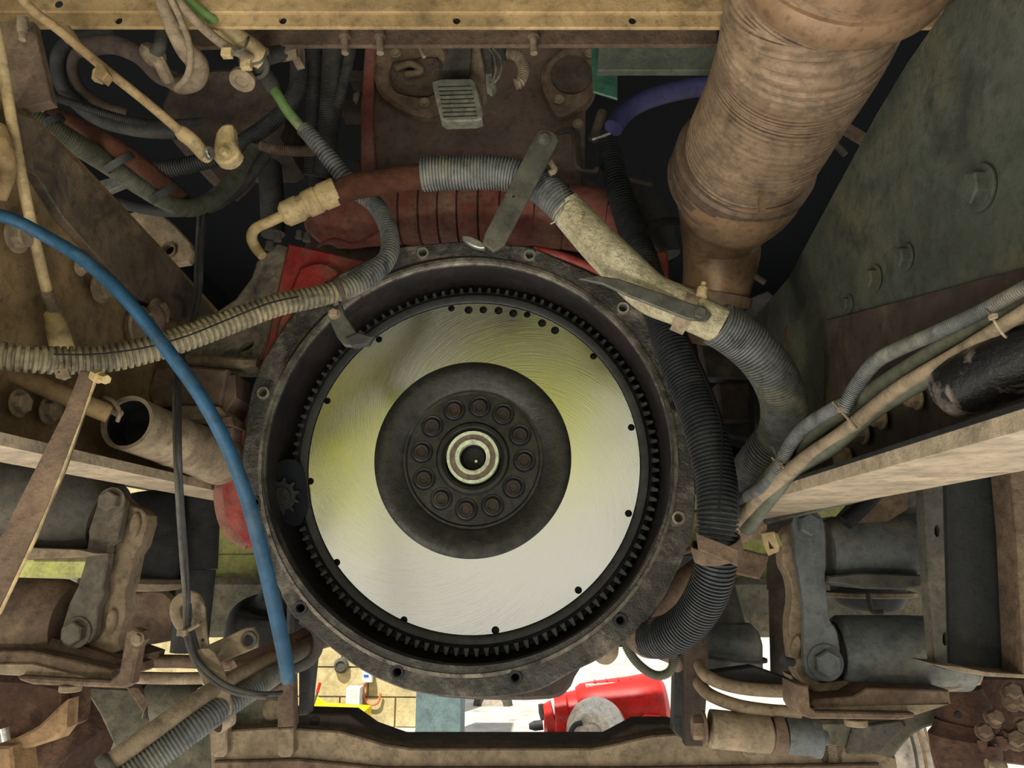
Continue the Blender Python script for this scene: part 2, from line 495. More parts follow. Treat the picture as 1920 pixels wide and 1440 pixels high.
# ------------------------------------------------------------------ frame rails
ZL = H + .096; ZR = H + .071
rl = thing('frame_rail', 'dusty tan left frame rail with big bolts behind the blue air line', 'frame rail', (-.49, 1.0, ZL))
part('web', plate([(-420, -560), (-60, -60), (0, 185), (60, 215), (150, 300), (300, 460), (412, 585), (425, 940), (0, 850), (-420, 770)], X=-.49, t=.010, dirv=(-1, 0, 0), bev=1), M_railL, rl)
part('bottom_flange', box((-.49, .25, ZL - .010), (-.418, 1.16, ZL)), M_flange, rl)
part('doubler_plate', plate([(20, 205), (62, 222), (160, 318), (305, 470), (408, 590), (330, 600), (262, 560), (200, 500), (120, 410), (70, 330), (10, 300)], X=-.478, t=.010, dirv=(-1, 0, 0), bev=1.5), mat('brushed dirty steel', (.38, .33, .27), (.50, .42, .32), .5, 6, .6, spots=(.16, .165, .16), spot_amt=.56), rl, 'dark brushed plate along the top edge')
XP = (1, 0, 0)
for (a, b_, r_) in ((30, 442, 26), (186, 540, 22), (262, 612, 30), (292, 588, 22), (150, 500, 14), (34, 756, 20), (90, 770, 20)):
    part('bolt', hex_px(a, b_, 0, r_, XP, .7, X=-.479), M_beige, rl)
rr = thing('frame_rail', 'grey green right frame rail above the corrugated loom bundle', 'frame rail', (.337, .8, ZR))
part('web', plate([(1800, -60), (1768, 20), (1700, 118), (1640, 218), (1500, 478), (1478, 520), (1408, 602), (1420, 985), (1640, 930), (1960, 870), (2350, 760), (2600, -300)], X=.337, t=.010, dirv=(1, 0, 0), bev=1.2), M_railR, rr)
part('bottom_flange', box((.232, .2, ZR - .010), (.337, 1.16, ZR)), M_flange, rr)
part('doubler_plate', plate([(1545, 600), (1700, 560), (1920, 500), (1990, 520), (1990, 850), (1640, 925), (1540, 900)], X=.331, t=.006, dirv=(1, 0, 0), bev=2), M_dkbrown, rr, 'brown rusted lower plate')
XN = (-1, 0, 0)
part('edge_strip', box((.231, .2, ZR), (.234, 1.16, ZR + .003)), M_black, rr, 'black strip on inner flange edge')  # thin black strip along the flange edge
for (a, b_, r_) in ((1842, 352, 34), (1642, 522, 19), (1700, 482, 20), (1592, 570, 13)):
    part('bolt', hex_px(a, b_, 0, r_, XN, .7, X=.336), M_railR, rr)
for (a, b_) in ((1722, 748), (1655, 785), (1622, 812), (1570, 838), (1590, 860)):
    part('bolt', hex_px(a, b_, 0, 15, XN, 1.2, X=.325), M_beige, rr)

# ------------------------------------------------------------------ transverse beams at the top
cb1 = thing('crossmember', 'tan painted crossmember running across the top of the picture', 'crossmember', (0, .62, H + .46))
g = plate([(-400, -150), (2200, -150), (2200, 24), (-400, 22)], Y=.62, t=.02, bev=2)
part('web', g, M_tan, cb1)
hol = [(c_, 38, 7.5) for c_ in (222, 530, 856, 1186, 1706)] + [(110, 8, 9)]
part('flange', plate([(-400, 24), (2200, 26), (2200, 53), (-400, 51)], Y=.624, t=.003, bev=2, holes=[(a, b_, r_, 14) for a, b_, r_ in hol if b_ > 24]), M_tan, cb1)
for (a, b_, r_) in hol: part('bolt_hole', disc(P(a, b_, .6275 if b_ > 24 else .6195), (0, 1, 0), R(r_, .62), .004), M_black, cb1)
cb2 = thing('support_bar', 'brown bar with studs under the tan crossmember', 'bar', P(900, 70, .74))
part('bar', plate([(330, 40), (1345, 40), (1345, 84), (460, 86), (330, 90)], Y=.74, t=.005, bev=1.5), M_brown, cb2)
for a in (646, 712, 1000):
    part('stud', sweep(W([(a, 62, .735, 11), (a, 70, .735, 11)]), 14), M_brown, cb2)
    part('stud', sweep(W([(a, 68, .735, 7), (a + 1, 100, .735, 7)]), 14), M_beige, cb2)
single('side_plate', 'dull green grey plate between the engine and the flex exhaust', 'plate', plate([(1126, 50), (1345, 50), (1345, 132), (1120, 132)], Y=.80, t=.01, bev=1.5), mat('dull green grey paint', (.34, .36, .31), None, .5, 8, .7))
single('green_label', 'pale green plastic tag beside the green grey plate', 'tag', plate([(1108, 80), (1160, 72), (1158, 186), (1112, 172)], Y=.83, t=.003), mat('green plastic film', (.22, .38, .30), None, .4, 5, .4, bump=0))
lb = thing('frame_bracket', 'brown upright bracket with a stud in the top left corner', 'bracket', P(40, 120, .60))
part('plate', plate([(-40, 40), (62, 40), (96, 190), (30, 205), (-60, 230)], Y=.60, t=.01), M_brown, lb)
part('stud', sweep(W([(42, 30, .585, 9), (42, 60, .59, 9), (42, 62, .59, 6), (42, 75, .59, 6)]), 12), M_beige, lb)
part('nut', hex_px(44, 48, .595, 12), M_beige, lb)

# ------------------------------------------------------------------ flywheel
YF = .936
fc, fr = circ(888, 872, 311, YF); K = fr / 311       # metres per pixel on this plane
fw = thing('flywheel', 'large machined flywheel with dark bolted hub in the middle of the engine', 'flywheel', fc)
holes = [(842, 571, 6.5), (876, 575, 8), (905, 575, 7.5), (935, 577, 8), (964, 583, 8), (991, 586, 6.5), (1020, 604, 8), (1045, 619, 8),
         (1118, 672, 6.5), (1185, 811, 6.5), (1174, 970, 6.5), (1080, 1105, 6.5), (932, 1174, 7), (768, 1157, 6.5), (641, 1057, 6.5), (583, 909, 6.5), (606, 755, 6.5), (701, 633, 6.5)]
M3 = lambda a, b_: Vector((fc.x + (a - 888) * K, YF, fc.z - (b_ - 872) * K))
part('friction_face', plate(circ2(888, 872, 311, 160), fmap=M3, t=.022, bev=.8, holes=[circ2(887, 866, 185, 120)] + [circ2(*h, 18) for h in holes], back=False), M_face, fw)
for h in holes:
    part('dowel_hole', disc(M3(h[0], h[1]) + Vector((0, .010, 0)), (0, 1, 0), h[2] * K, .004), M_black, fw)
AY = (0, 1, 0)
part('rim', lathe(fc, AY, [(311.5 * K, .010), (311.5 * K, -.0015), (315 * K, -.003), (326 * K, -.003), (328 * K, .000), (333 * K, .002), (334 * K, .012)], 128), M_gear, fw)
NT = 118; prof = []
for k in range(NT):
    a0 = 2 * PI * k / NT; s_ = 2 * PI / NT
    for q, r_ in ((0, 333), (.16, 333), (.33, 348), (.60, 348), (.77, 333)):
        prof.append((888 + r_ * math.sin(a0 + q * s_), 872 - r_ * math.cos(a0 + q * s_)))
def M4(a, b_): p = M3(a, b_); return Vector((p.x, YF + .008, p.z))
part('ring_gear', plate(prof, fmap=M4, t=.016, bev=.6, holes=[circ2(888, 872, 326, 100)]), mat('ring gear tooth steel', (.27, .28, .28), (.34, .34, .32), .5, 14, .38, metal=.5, bump=.1), fw)
hc = M3(887, 866)
part('hub', lathe(hc, AY, [(186 * K, .02), (186 * K, .002), (184 * K, -.001), (178 * K, -.003), (160 * K, -.0035), (148 * K, .0005), (136 * K, .002), (131 * K, .0045), (127 * K, .0045), (124 * K, .0065), (70 * K, .0065), (66 * K, .0035), (60 * K, .003), (56 * K, .005), (52 * K, .012), (50 * K, .02)], 128), M_hub, fw)
for (a, b_) in ((899, 768), (944, 783), (976, 823), (984, 872), (964, 921), (925, 955), (876, 962), (829, 942), (796, 905), (790, 854), (809, 805), (850, 774)):
    c = M3(a, b_)
    bl = part('bolt', lathe(c, AY, [(.0001, .0030), (8 * K, .0028), (9 * K, .0018), (13 * K, .0015), (15 * K, .003), (15.3 * K, .0065)], 12), M_bolt, fw)
    part('bolt_seat', lathe(c, AY, [(15.3 * K, .0058), (17.5 * K, .0062), (20.5 * K, .0052), (22 * K, .0066)], 32), M_gear, fw)
pb = thing('pilot_bearing', 'pilot bearing with pale seals pressed in the flywheel centre', 'bearing', M3(887, 864)); c = M3(887, 864)
part('outer_seal', lathe(c, AY, [(43 * K, .004), (44 * K, .0025), (49 * K, .0025), (50 * K, .010)], 64), M_seal, pb)
part('shield', lathe(c, AY, [(33 * K, .005), (43.5 * K, .005)], 64), M_bearing, pb)
part('inner_seal', lathe(c, AY, [(25 * K, .014), (25.5 * K, .0035), (27 * K, .0028), (33 * K, .0028), (33.5 * K, .006)], 64), M_seal, pb)
part('bore', lathe(c, AY, [(.0001, .02), (20 * K, .02), (25 * K, .014)], 48), M_black, pb)
part('centre_pip', disc(M3(892, 870) + Vector((0, .016, 0)), AY, 3 * K, .004), M_bright, pb)

# ------------------------------------------------------------------ flywheel housing
YH = .886
bh_ = thing('flywheel_housing', 'red flywheel housing with a dirty flange ring around the flywheel', 'housing', P(874, 862, YH))
outl = [(700, 480), (745, 463), (800, 457), (870, 452), (905, 455), (955, 458), (1000, 464), (1060, 490), (1120, 516), (1180, 552), (1215, 596), (1250, 668), (1278, 740), (1296, 830), (1304, 900), (1300, 990), (1270, 1070), (1228, 1148), (1190, 1188), (1130, 1232), (1070, 1262), (1010, 1294), (930, 1308), (860, 1308), (790, 1300), (740, 1286), (680, 1258), (620, 1215), (570, 1170), (545, 1150), (512, 1080), (482, 1020), (461, 950), (452, 880), (460, 800), (470, 735), (490, 680), (520, 630), (560, 575), (600, 540), (640, 512)]
fb = [(494, 737), (478, 943), (564, 1140), (745, 1260), (966, 1270), (1163, 1163), (1272, 971), (1270, 760), (1168, 578), (993, 479), (793, 475)]
part('flange', plate(outl, Y=YH, t=.022, bev=3, smooth=3, holes=[circ2(876, 864, 385, 120)] + [circ2(a, b_, 7.5, 14) for a, b_ in fb]), M_flange_ring, bh_)
c0, r0 = circ(876, 864, 385, YH)
part('machined_lip', lathe(c0, AY, [(r0 * 1.022, .001), (r0 * 1.02, -.0015), (r0 * 1.004, -.0015), (r0 * .997, .003), (r0 * .992, .004), (r0 * .990, .009)], 140), mat('worn lip metal', (.42, .40, .36), (.60, .58, .52), .5, 18, .35, metal=.6, bump=.2, spots=(.18, .16, .15), spot_amt=.55), bh_)
part('chamber_wall', lathe(c0, AY, [(r0 * .990, .008), (r0 * .985, .055), (r0 * .96, .085), (r0 * .5, .090)], 140), M_chamber, bh_)
for i, (a, b_) in enumerate(fb):
    p = P(a, b_, YH)
    part('threaded_hole', lathe(p, AY, [(R(12.5, YH), -.0002), (R(11.5, YH), -.0022), (R(8, YH), -.0022), (R(7, YH), .001), (R(6.6, YH), .004), (R(7, YH), .007), (R(6.6, YH), .010), (.0001, .02)], 24), M_bright if i in (0, 8, 9, 10, 6) else M_gear, bh_)
red = [(540, 455), (600, 468), (690, 490), (760, 474), (870, 462), (1000, 470), (1060, 484), (1130, 500), (1190, 510), (1210, 470), (1252, 470), (1262, 640), (1292, 740), (1298, 900), (1290, 1000), (1215, 1150), (960, 1296), (700, 1262), (560, 1150), (505, 1075), (470, 1030), (444, 1004), (420, 968), (414, 905), (440, 850), (470, 740), (500, 640), (520, 540)]
part('casing', plate(red, Y=YH + .024, t=.06, bev=4, holes=[circ2(880, 872, 402, 90)]), M_red, bh_, 'red painted casing body')
part('casing_boss', plate([(560, 500), (600, 488), (640, 510), (610, 545), (555, 590), (525, 640), (515, 620), (535, 560)], Y=YH + .012, t=.03, bev=7, smooth=3), M_red, bh_)
part('casing_rim', hose([(1000, 470, .895), (1060, 484, .895), (1120, 510, .895), (1180, 548, .895)], 10, 12), M_red, bh_)
part('side_lug', hose([(430, 880, .93, 22), (428, 930, .93, 26), (440, 985, .93, 24), (470, 1020, .93, 14)], None, 20), M_reddust, bh_)
# starter window (plate painted with the dark of the opening) and pinion
part('starter_window', plate([(512, 880), (530, 862), (560, 866), (572, 900), (575, 950), (560, 985), (530, 978), (512, 950)], Y=.928, t=.002, bev=.5, smooth=3), M_shade, bh_)
sg = []
for k in range(11):
    for q, r_ in ((0, 27), (.3, 27), (.45, 36), (.65, 36), (.85, 27)):
        t = 2 * PI * (k + q) / 11; sg.append((527 + r_ * math.cos(t), 930 + r_ * math.sin(t)))
st = thing('starter_pinion', 'small toothed starter pinion in the dark window left of the ring gear', 'gear', P(527, 930, .924))
part('teeth', plate(sg, Y=.924, t=.004, bev=1), M_gear, st)
part('shaft_end', disc(P(527, 930, .9215), AY, R(16, .92), .004), M_hub, st)
for (a, b_) in ((576, 662), (534, 718), (1205, 668), (1238, 750)):
    part('slot', plate(circ2(a, b_, 11, 14, 4, math.radians(-50 if a < 800 else 55)), Y=.935, t=.002, bev=.3), M_black, bh_)

# ------------------------------------------------------------------ oil pan below the flywheel
single('oil_pan', 'dark brown oil pan bottom hanging below the flywheel housing', 'oil pan', plate([(800, 1240), (1080, 1215), (1078, 1270), (1060, 1300), (1030, 1312), (940, 1314), (850, 1310), (805, 1298)], Y=1.02, t=.5, bev=8, smooth=2), M_dkbrown)

# ------------------------------------------------------------------ engine block rear
eb = thing('engine_block', 'dirty red brown engine block rear wall above the flywheel housing', 'engine', P(900, 260, 1.06))
part('rear_wall', plate([(688, 70), (1100, 78), (1096, 330), (1140, 360), (1180, 560), (560, 560), (575, 430), (690, 340), (676, 200)], Y=1.08, t=.5, bev=3), M_block, eb)
part('corner_rib', plate([(684, 86), (704, 86), (698, 220), (704, 330), (676, 345), (676, 200)], Y=1.065, t=.03, bev=3), M_reddust, eb, 'worn red corner rib')
part('side_cover', plate([(702, 90), (832, 84), (836, 180), (812, 216), (770, 210), (722, 184), (702, 150)], Y=1.062, t=.03, bev=6, smooth=3), M_brown, eb)
part('cover_cap', plate([(736, 112), (820, 104), (826, 150), (800, 176), (745, 168), (728, 140)], Y=1.052, t=.012, bev=6, smooth=3), M_dkbrown, eb)
part('cover_handle', hose([(742, 128, 1.045), (770, 120, 1.042), (790, 134, 1.042), (760, 140, 1.042)], 6, 10), M_brown, eb)
part('side_cover', plate([(1020, 120), (1060, 84), (1110, 84), (1120, 150), (1098, 190), (1050, 216), (1030, 190), (1015, 150)], Y=1.06, t=.03, bev=6, smooth=3), M_brown, eb)
part('cover_cap', disc(P(1072, 138, 1.052), AY, R(42, 1.05), .01, 36), M_dkbrown, eb)
for a, b_ in ((1048, 186), (796, 192), (1084, 232), (742, 100), (1106, 100)):
    part('bolt', hex_px(a, b_, 1.055, 8), M_beige, eb)
part('boss', plate([(1036, 250), (1078, 236), (1090, 320), (1080, 350), (1040, 330)], Y=1.065, t=.03, bev=6, smooth=3), M_block, eb)
part('oil_line', hose([(1046, 250, 1.05), (1074, 250, 1.05), (1078, 300, 1.05), (1088, 318, 1.05), (1118, 322, 1.04)], 4, 10), M_dkbrown, eb)
for (x0, y0, x1, y1) in ((640, 185, 684, 214), (660, 300, 690, 312), (655, 130, 690, 150)):
    part('lug', plate([(x0, y0), (x1, y0), (x1, y1), (x0, y1)], Y=1.09, t=.03, bev=3), M_dkbrown, eb)
part('bolt', hex_px(670, 183, 1.07, 10, (-1, -.6, 0)), M_brown, eb)

# ribbed red cover
rcv = thing('ribbed_cover', 'dusty red rounded ribbed cover between the engine and flywheel housing', 'engine cover', P(860, 400, 1.0))
YC = 1.02
part('end_lobe', hose([(590, 444, YC, 22), (606, 428, YC, 44), (640, 412, YC, 56), (690, 404, YC, 58), (722, 402, YC, 58)], None, 36), M_reddust, rcv)
gx = [722, 757, 793, 828, 863, 901, 940, 1004, 1060, 1135]
for a, b_ in zip(gx, gx[1:]):
    y0 = 398 if a < 1000 else 400 + (a - 1000) * .12; y1 = 398 if b_ < 1000 else 400 + (b_ - 1000) * .12
    part('band', hose([(a + .6, y0, YC, 54), (a + 2, y0, YC, 60), ((a + b_) / 2, (y0 + y1) / 2, YC, 61.5), (b_ - 2, y1, YC, 60), (b_ - .6, y1, YC, 54)], None, 40, straight=True), M_reddust, rcv)
part('end_lobe', hose([(1130, 415, YC, 58), (1150, 440, YC, 52), (1165, 480, YC, 40)], None, 36), M_reddust, rcv)
part('core', hose([(715, 402, YC, 55), (850, 398, YC, 55), (1000, 400, YC, 55), (1140, 420, YC, 54)], None, 30), M_dkbrown, rcv)
for a in (775, 811, 846, 882, 920):
    for k in range(3):
        c = P(a - 8 + 8 * k, 402, YC) + Vector((0, -R(62, YC), 0))
        part('cast_relief', obox(c + Vector((0, .0002, -.002 * (k % 2))), .0035, .003, .020 - .004 * (k % 2)), M_reddust, rcv)
part('crack_lip', hose([(596, 462, .975), (625, 448, .965), (665, 456, .965), (700, 440, .965), (716, 430, .97)], 3, 8), M_red, rcv)

single('mount_block', 'brown mounting bracket at the top left corner of the red housing', 'bracket', plate([(480, 490), (520, 455), (548, 462), (540, 500), (520, 560), (505, 640), (480, 690), (420, 690), (345, 680), (340, 650), (372, 640), (380, 600), (440, 560), (470, 520)], Y=.93, t=.05, bev=4, holes=[circ2(462, 650, 16, 16, 7, -.5)]), mat('dirty beige bracket', (.44, .40, .34), (.56, .51, .42), .5, 14, .85, spots=(.18, .18, .17), spot_amt=.55))
single('mount_plinth', 'cast lip under the brown mounting bracket', 'bracket', plate([(342, 664), (480, 672), (478, 686), (440, 690), (348, 682)], Y=.912, t=.03, bev=4), M_beige)
ub = thing('stub_bolts', 'small bolts sticking up from the bracket by the cream pipe elbow', 'bolts', P(510, 455, .92))
for (a, b_, r_) in ((505, 468, 9), (520, 452, 8), (560, 447, 7), (575, 452, 8)):
    part('bolt', sweep(W([(a, b_, .9, r_), (a + 1, b_ - 14, .9, r_ * .8)]), 10), M_grey, ub)

# ------------------------------------------------------------------ main wrapped hose over the flywheel
wh = thing('wrapped_hose', 'big arched hose with rusty sleeve, grey conduit and yellowish heat wrap', 'hose', P(900, 350, .82))
part('elbow_pipe', hose([(492, 480, .83, 9), (478, 462, .83, 10), (472, 444, .82, 10), (480, 428, .81, 10), (505, 416, .80, 10), (535, 402, .80, 10)], None, 18), M_cream, wh, 'cream painted bent pipe')
part('fitting', hose([(528, 405, .80, 16), (535, 402, .80, 24), (562, 390, .80, 25), (566, 388, .80, 22), (572, 385, .80, 22), (574, 384, .80, 25), (596, 374, .80, 26), (598, 373, .80, 24), (602, 371, .80, 24), (604, 370, .80, 26), (632, 358, .80, 26), (634, 357, .80, 20)], None, 24, straight=True), M_cream, wh, 'cream stepped coupling')
part('rusty_sleeve', hose([(630, 362, .80, 23), (665, 350, .80, 24), (710, 342, .80, 24), (760, 334, .80, 24), (800, 330, .80, 23)], None, 28), M_rust, wh, 'rust brown sleeve')
part('conduit', hose([(790, 328, .80), (830, 325, .80), (880, 324, .80), (930, 324, .80), (975, 332, .80), (1010, 348, .80), (1040, 372, .79), (1075, 408, .79)], 30, 32, (1.9, 6.2)), M_hosegrey, wh, 'grey corrugated conduit')
part('heat_wrap', hose([(1058, 386, .79, 33), (1072, 402, .79, 34), (1120, 455, .78, 37), (1170, 505, .77, 39), (1220, 550, .77, 39), (1270, 572, .76, 38), (1320, 596, .76, 36), (1352, 612, .76, 35)], None, 36), M_wrap, wh, 'yellowish woven heat wrap')
part('conduit', hose([(1344, 606, .76), (1385, 632, .77), (1425, 668, .78), (1455, 712, .80), (1470, 760, .83), (1465, 810, .87), (1438, 850, .90), (1410, 890, .94), (1385, 925, .97)], 41, 34, (2.2, 6.4)), M_hosegrey, wh, 'thick grey corrugated conduit')
single('wire_tie', 'thin wire looped round the grey conduit beside the heat wrap', 'wire', hose([(1052, 352, .755), (1058, 375, .752), (1054, 395, .752), (1042, 414, .755), (1032, 420, .757)], 1.2, 6), M_bright)
# strap and bracket holding the hose
ss = thing('support_strap', 'grey flat steel strap standing up from the housing across the hose', 'strap', P(975, 350, .76))
part('bar', plate([(1008, 245), (1020, 240), (1040, 248), (1048, 262), (1040, 280), (944, 460), (925, 470), (905, 455), (908, 440), (1000, 258)], Y=.76, t=.006, bev=2, holes=[(1021, 262, 5, 12), (963, 368, 3, 10)]), M_strap, ss)
part('bolt', hex_px(1021, 260, .76, 10), M_grey, ss)
single('loop_clip', 'small wire clip behind the upper end of the grey strap', 'clip', hose([(1030, 300, .775), (1040, 318, .77), (1030, 325, .77)], 6, 10), M_beige)
single('oval_washer', 'pale oval washer lying on top of the housing flange', 'washer', plate(circ2(888, 453, 24, 24, 8, math.radians(25)), Y=.868, t=.008, bev=2), M_bright)
hb = thing('hose_bracket', 'flat grey bracket bolted under the yellowish heat wrap', 'bracket', P(1230, 560, .74))
part('bar', plate([(1085, 522), (1120, 516), (1160, 522), (1300, 570), (1325, 578), (1335, 590), (1325, 602), (1290, 598), (1180, 555), (1130, 532)], Y=.735, t=.004, bev=2), M_strap, hb)
part('clamp_band', clampG(P(1285, 585, .76), P(1320, 600, .76), R(39, .76), R(26, .76)), M_beige, hb)
part('bolt', hex_px(1312, 588, .735, 12), M_strap, hb)
part('stud', sweep(W([(1315, 556, .74, 11), (1318, 540, .74, 10), (1318, 538, .74, 5), (1320, 530, .74, 5)]), 12), M_cream, hb)

# ------------------------------------------------------------------ corrugated loom from green hose to left edge
lo = thing('corrugated_loom', 'long dusty split loom crossing in front of the red housing to the left edge', 'loom', P(400, 620, .72))
part('upper_loom', hose([(568, 240, .82, 13), (600, 275, .82, 14), (640, 325, .83, 15), (672, 360, .84, 15), (705, 385, .84, 15), (728, 430, .82, 15), (728, 480, .80, 16), (690, 520, .78, 18), (640, 545, .76, 18)], None, 22, (2.2, 7.4)), M_hosegrey, lo)
part('lower_loom', hose([(645, 543, .76, 17), (590, 557, .74, 18), (520, 572, .72, 19), (440, 600, .70, 21), (360, 630, .68, 22), (280, 655, .66, 23), (200, 672, .64, 24), (120, 676, .62, 24), (50, 672, .60, 24), (-60, 660, .58, 25)], None, 24, (2.4, 10)), M_loom, lo)
part('slit', hose([(560, 556, .717), (500, 570, .698), (420, 602, .678), (350, 630, .66), (270, 652, .638), (180, 664, .62), (100, 664, .602)], 1.6, 6), M_black, lo)
part('green_hose', hose([(500, 145, .80), (522, 180, .80), (545, 215, .81), (575, 250, .82)], 10, 16), M_green, lo, 'green hose end')
part('end_boot', hose([(494, 132, .80, 10), (500, 142, .80, 16), (512, 164, .80, 15), (516, 172, .80, 11)], None, 16, straight=True), M_grey, lo)
lcl = thing('loom_clamp', 'dirty clamp and bent bracket holding the loom over the flywheel rim', 'clamp', P(630, 560, .76))
ax = P(645, 538, .76) - P(610, 550, .755)
for px_, py_ in ((622, 550), (636, 544)):
    part('band', clampG(P(px_, py_, .758), P(px_, py_, .758) + ax, R(20, .76), R(9, .76), .003), M_dkbrown, lcl)
part('arm', plate([(612, 575), (640, 570), (646, 590), (668, 622), (690, 632), (696, 644), (672, 650), (645, 648), (632, 632), (614, 592)], Y=.77, t=.006, bev=2), M_strap, lcl)
part('foot', plate([(645, 632), (672, 622), (700, 630), (690, 645), (660, 650)], Y=.764, t=.01, bev=3), M_dkgrey, lcl)
part('bolt', hex_px(627, 588, .77, 9, h=.8), M_beige, lcl)

# ------------------------------------------------------------------ black hose on the right of the flywheel
bhs = thing('black_hose', 'long black corrugated hose curving down the right of the flywheel', 'hose', P(1340, 800, .84))
part('upper_run', hose([(1138, 255, .95, 21), (1150, 320, .94, 22), (1175, 400, .93, 24), (1203, 480, .90, 26), (1232, 570, .87, 28), (1262, 650, .845, 32), (1294, 730, .83, 35), (1323, 810, .81, 36), (1341, 890, .80, 36), (1346, 960, .79, 36), (1342, 1020, .79, 36)], None, 28, (2.1, 6.4)), M_hoseblack, bhs)
part('lower_run', hose([(1346, 1018, .79, 36), (1340, 1070, .80, 37), (1322, 1120, .82, 37), (1298, 1158, .84, 36), (1268, 1184, .86, 36), (1240, 1196, .88, 35), (1215, 1196, .90, 34)], None, 28, (2.0, 6.2)), M_hoseblack, bhs)
part('seam', hose([(1290, 640, .828), (1330, 730, .805), (1352, 800, .785), (1352, 880, .765), (1348, 960, .755)], 2, 6), M_black, bhs)
part('end_cuff', hose([(1200, 1170, .90, 20), (1195, 1190, .90, 26), (1212, 1200, .90, 32), (1232, 1196, .89, 37), (1250, 1192, .875, 38)], None, 24), M_brown, bhs)
part('clamp_band', clampG(P(1344, 1028, .79), P(1356, 1080, .80), R(40, .79), R(28, .79), .002), M_brown, bhs)
part('strap_tail', plate([(1306, 1000), (1384, 1030), (1384, 1062), (1310, 1030)], Y=.755, t=.003, bev=1.5), M_brown, bhs)
single('hose_clamp', 'small bright clamp end on the black hose below the indigo hose', 'clamp', hose([(1110, 262, .86), (1122, 258, .86), (1144, 250, .86)], 3, 8), M_bright)
single('indigo_hose', 'dark indigo hose curving from the black hose to the exhaust', 'hose', hose([(1150, 240, .92), (1175, 208, .93), (1220, 184, .94), (1290, 166, .95), (1340, 162, .96)], 18, 20), M_indigo)
for i, (pts_, lab) in enumerate((([(1130, 210, .94), (1120, 240, .94), (1112, 262, .94)], 'dark pipe stub above the black hose top'), ([(1118, 318, .92), (1150, 328, .98), (1220, 345, 1.04)], 'thin dark pipe behind the black hose'))):
    single('pipe', lab, 'pipe', hose(pts_, 10 - 5 * i, 12), M_dkbrown)
single('rear_pipe', 'dull grey green pipe between black hose and exhaust', 'pipe', hose([(1196, 350, 1.1), (1225, 400, 1.1), (1250, 480, 1.1)], 26, 20), M_dkgrey)
single('hook_bracket', 'thin curved bracket left of the exhaust pipe', 'bracket', hose([(1278, 418, .98), (1250, 416, .98), (1226, 424, .98), (1222, 445, .98), (1246, 470, .98)], 5, 10, squash=2), M_dkgrey)

# ------------------------------------------------------------------ exhaust
ex = thing('exhaust_pipe', 'wide tan flexible exhaust pipe coming down from the top right', 'exhaust pipe', P(1440, 200, .8))
fl = [(1640, -200, .47, 200), (1592, -120, .51, 184), (1540, -40, .56, 168), (1520, 40, .60, 160), (1490, 120, .66, 146), (1452, 200, .72, 133), (1414, 272, .79, 125), (1406, 290, .81, 112), (1398, 310, .83, 110)]
part('flex_section', hose(fl, None, 64, (3.4, 21)), M_exh, ex)
_R = R
R = lambda a, b_: _R(a, b_) * 1.125
ax = (P(1552, -60, .545) - P(1500, 60, .62)).normalized()
pc = P(1588, -92, .53)
part('top_clamp', lathe(pc - ax * .012, ax, [(R(166, .58), 0), (R(184, .58), .0), (R(190, .58), .006), (R(190, .58), .024), (R(186, .58), .028), (R(180, .58), .029), (R(178, .58), .037), (R(186, .58), .040), (R(184, .58), .075)], 72), M_exhpipe, ex, 'tan clamp ring at the top edge')
R = lambda a, b_: _R(a, b_) * 1.055
ax2 = (P(1440, 225, .75) - P(1390, 320, .84)).normalized(); pc2 = P(1394, 308, .835)
part('lower_clamp', lathe(pc2 - ax2 * .03, ax2, [(R(119, .83), 0), (R(127, .83), .003), (R(131, .83), .010), (R(131, .83), .020), (R(128, .83), .021), (R(127, .83), .026), (R(132, .83), .028), (R(132, .83), .042), (R(127, .83), .046), (R(120, .83), .047), (R(119, .83), .056)], 72), mat('clamp dirt brown', (.42, .35, .29), (.52, .44, .36), .5, 14, .55, metal=.2, bump=.2), ex)
for tt in (.004, .031): part('clamp_groove', lathe(pc2 - ax2 * .03 + ax2 * (tt - .006), ax2, [(R(120, .83), 0), (R(132.5, .83), .0005), (R(132.5, .83), .003), (R(120, .83), .0035)], 72), M_dkbrown, ex)
R = _R
part('clamp_joint', obox(P(1428, 384, .745), .006, .006, .016), M_exhpipe, ex)
part('cone', hose([(1392, 322, .84, 118), (1384, 350, .86, 117), (1368, 390, .90, 98), (1356, 425, .93, 80), (1352, 450, .95, 71), (1352, 480, .96, 70), (1345, 530, .98, 64), (1334, 580, 1.0, 60), (1325, 640, 1.02, 58)], None, 48), M_exhpipe, ex, 'smooth orange tan cone and pipe')
part('low_band', clampG(P(1340, 560, .99), P(1332, 600, 1.0), R(66, .99), R(20, .99)), M_exh, ex)
for (a, b_, c_, d_) in ((1555, 258, 1585, 290), (1382, 498, 1435, 530)):
    single('stud_end', 'small steel stud sticking out ' + ('right of the flexible exhaust' if a > 1500 else 'right of the smooth exhaust pipe'), 'stud', sweep(W([(a, b_, .95, 6), (c_, d_, .95, 6)]), 12), M_grey)
single('angle_bracket', 'thin angled bracket in the dark gap right of the exhaust', 'bracket', plate([(1560, 245), (1585, 225), (1640, 258), (1636, 266), (1588, 238), (1568, 256)], Y=1.0, t=.02), M_brown)

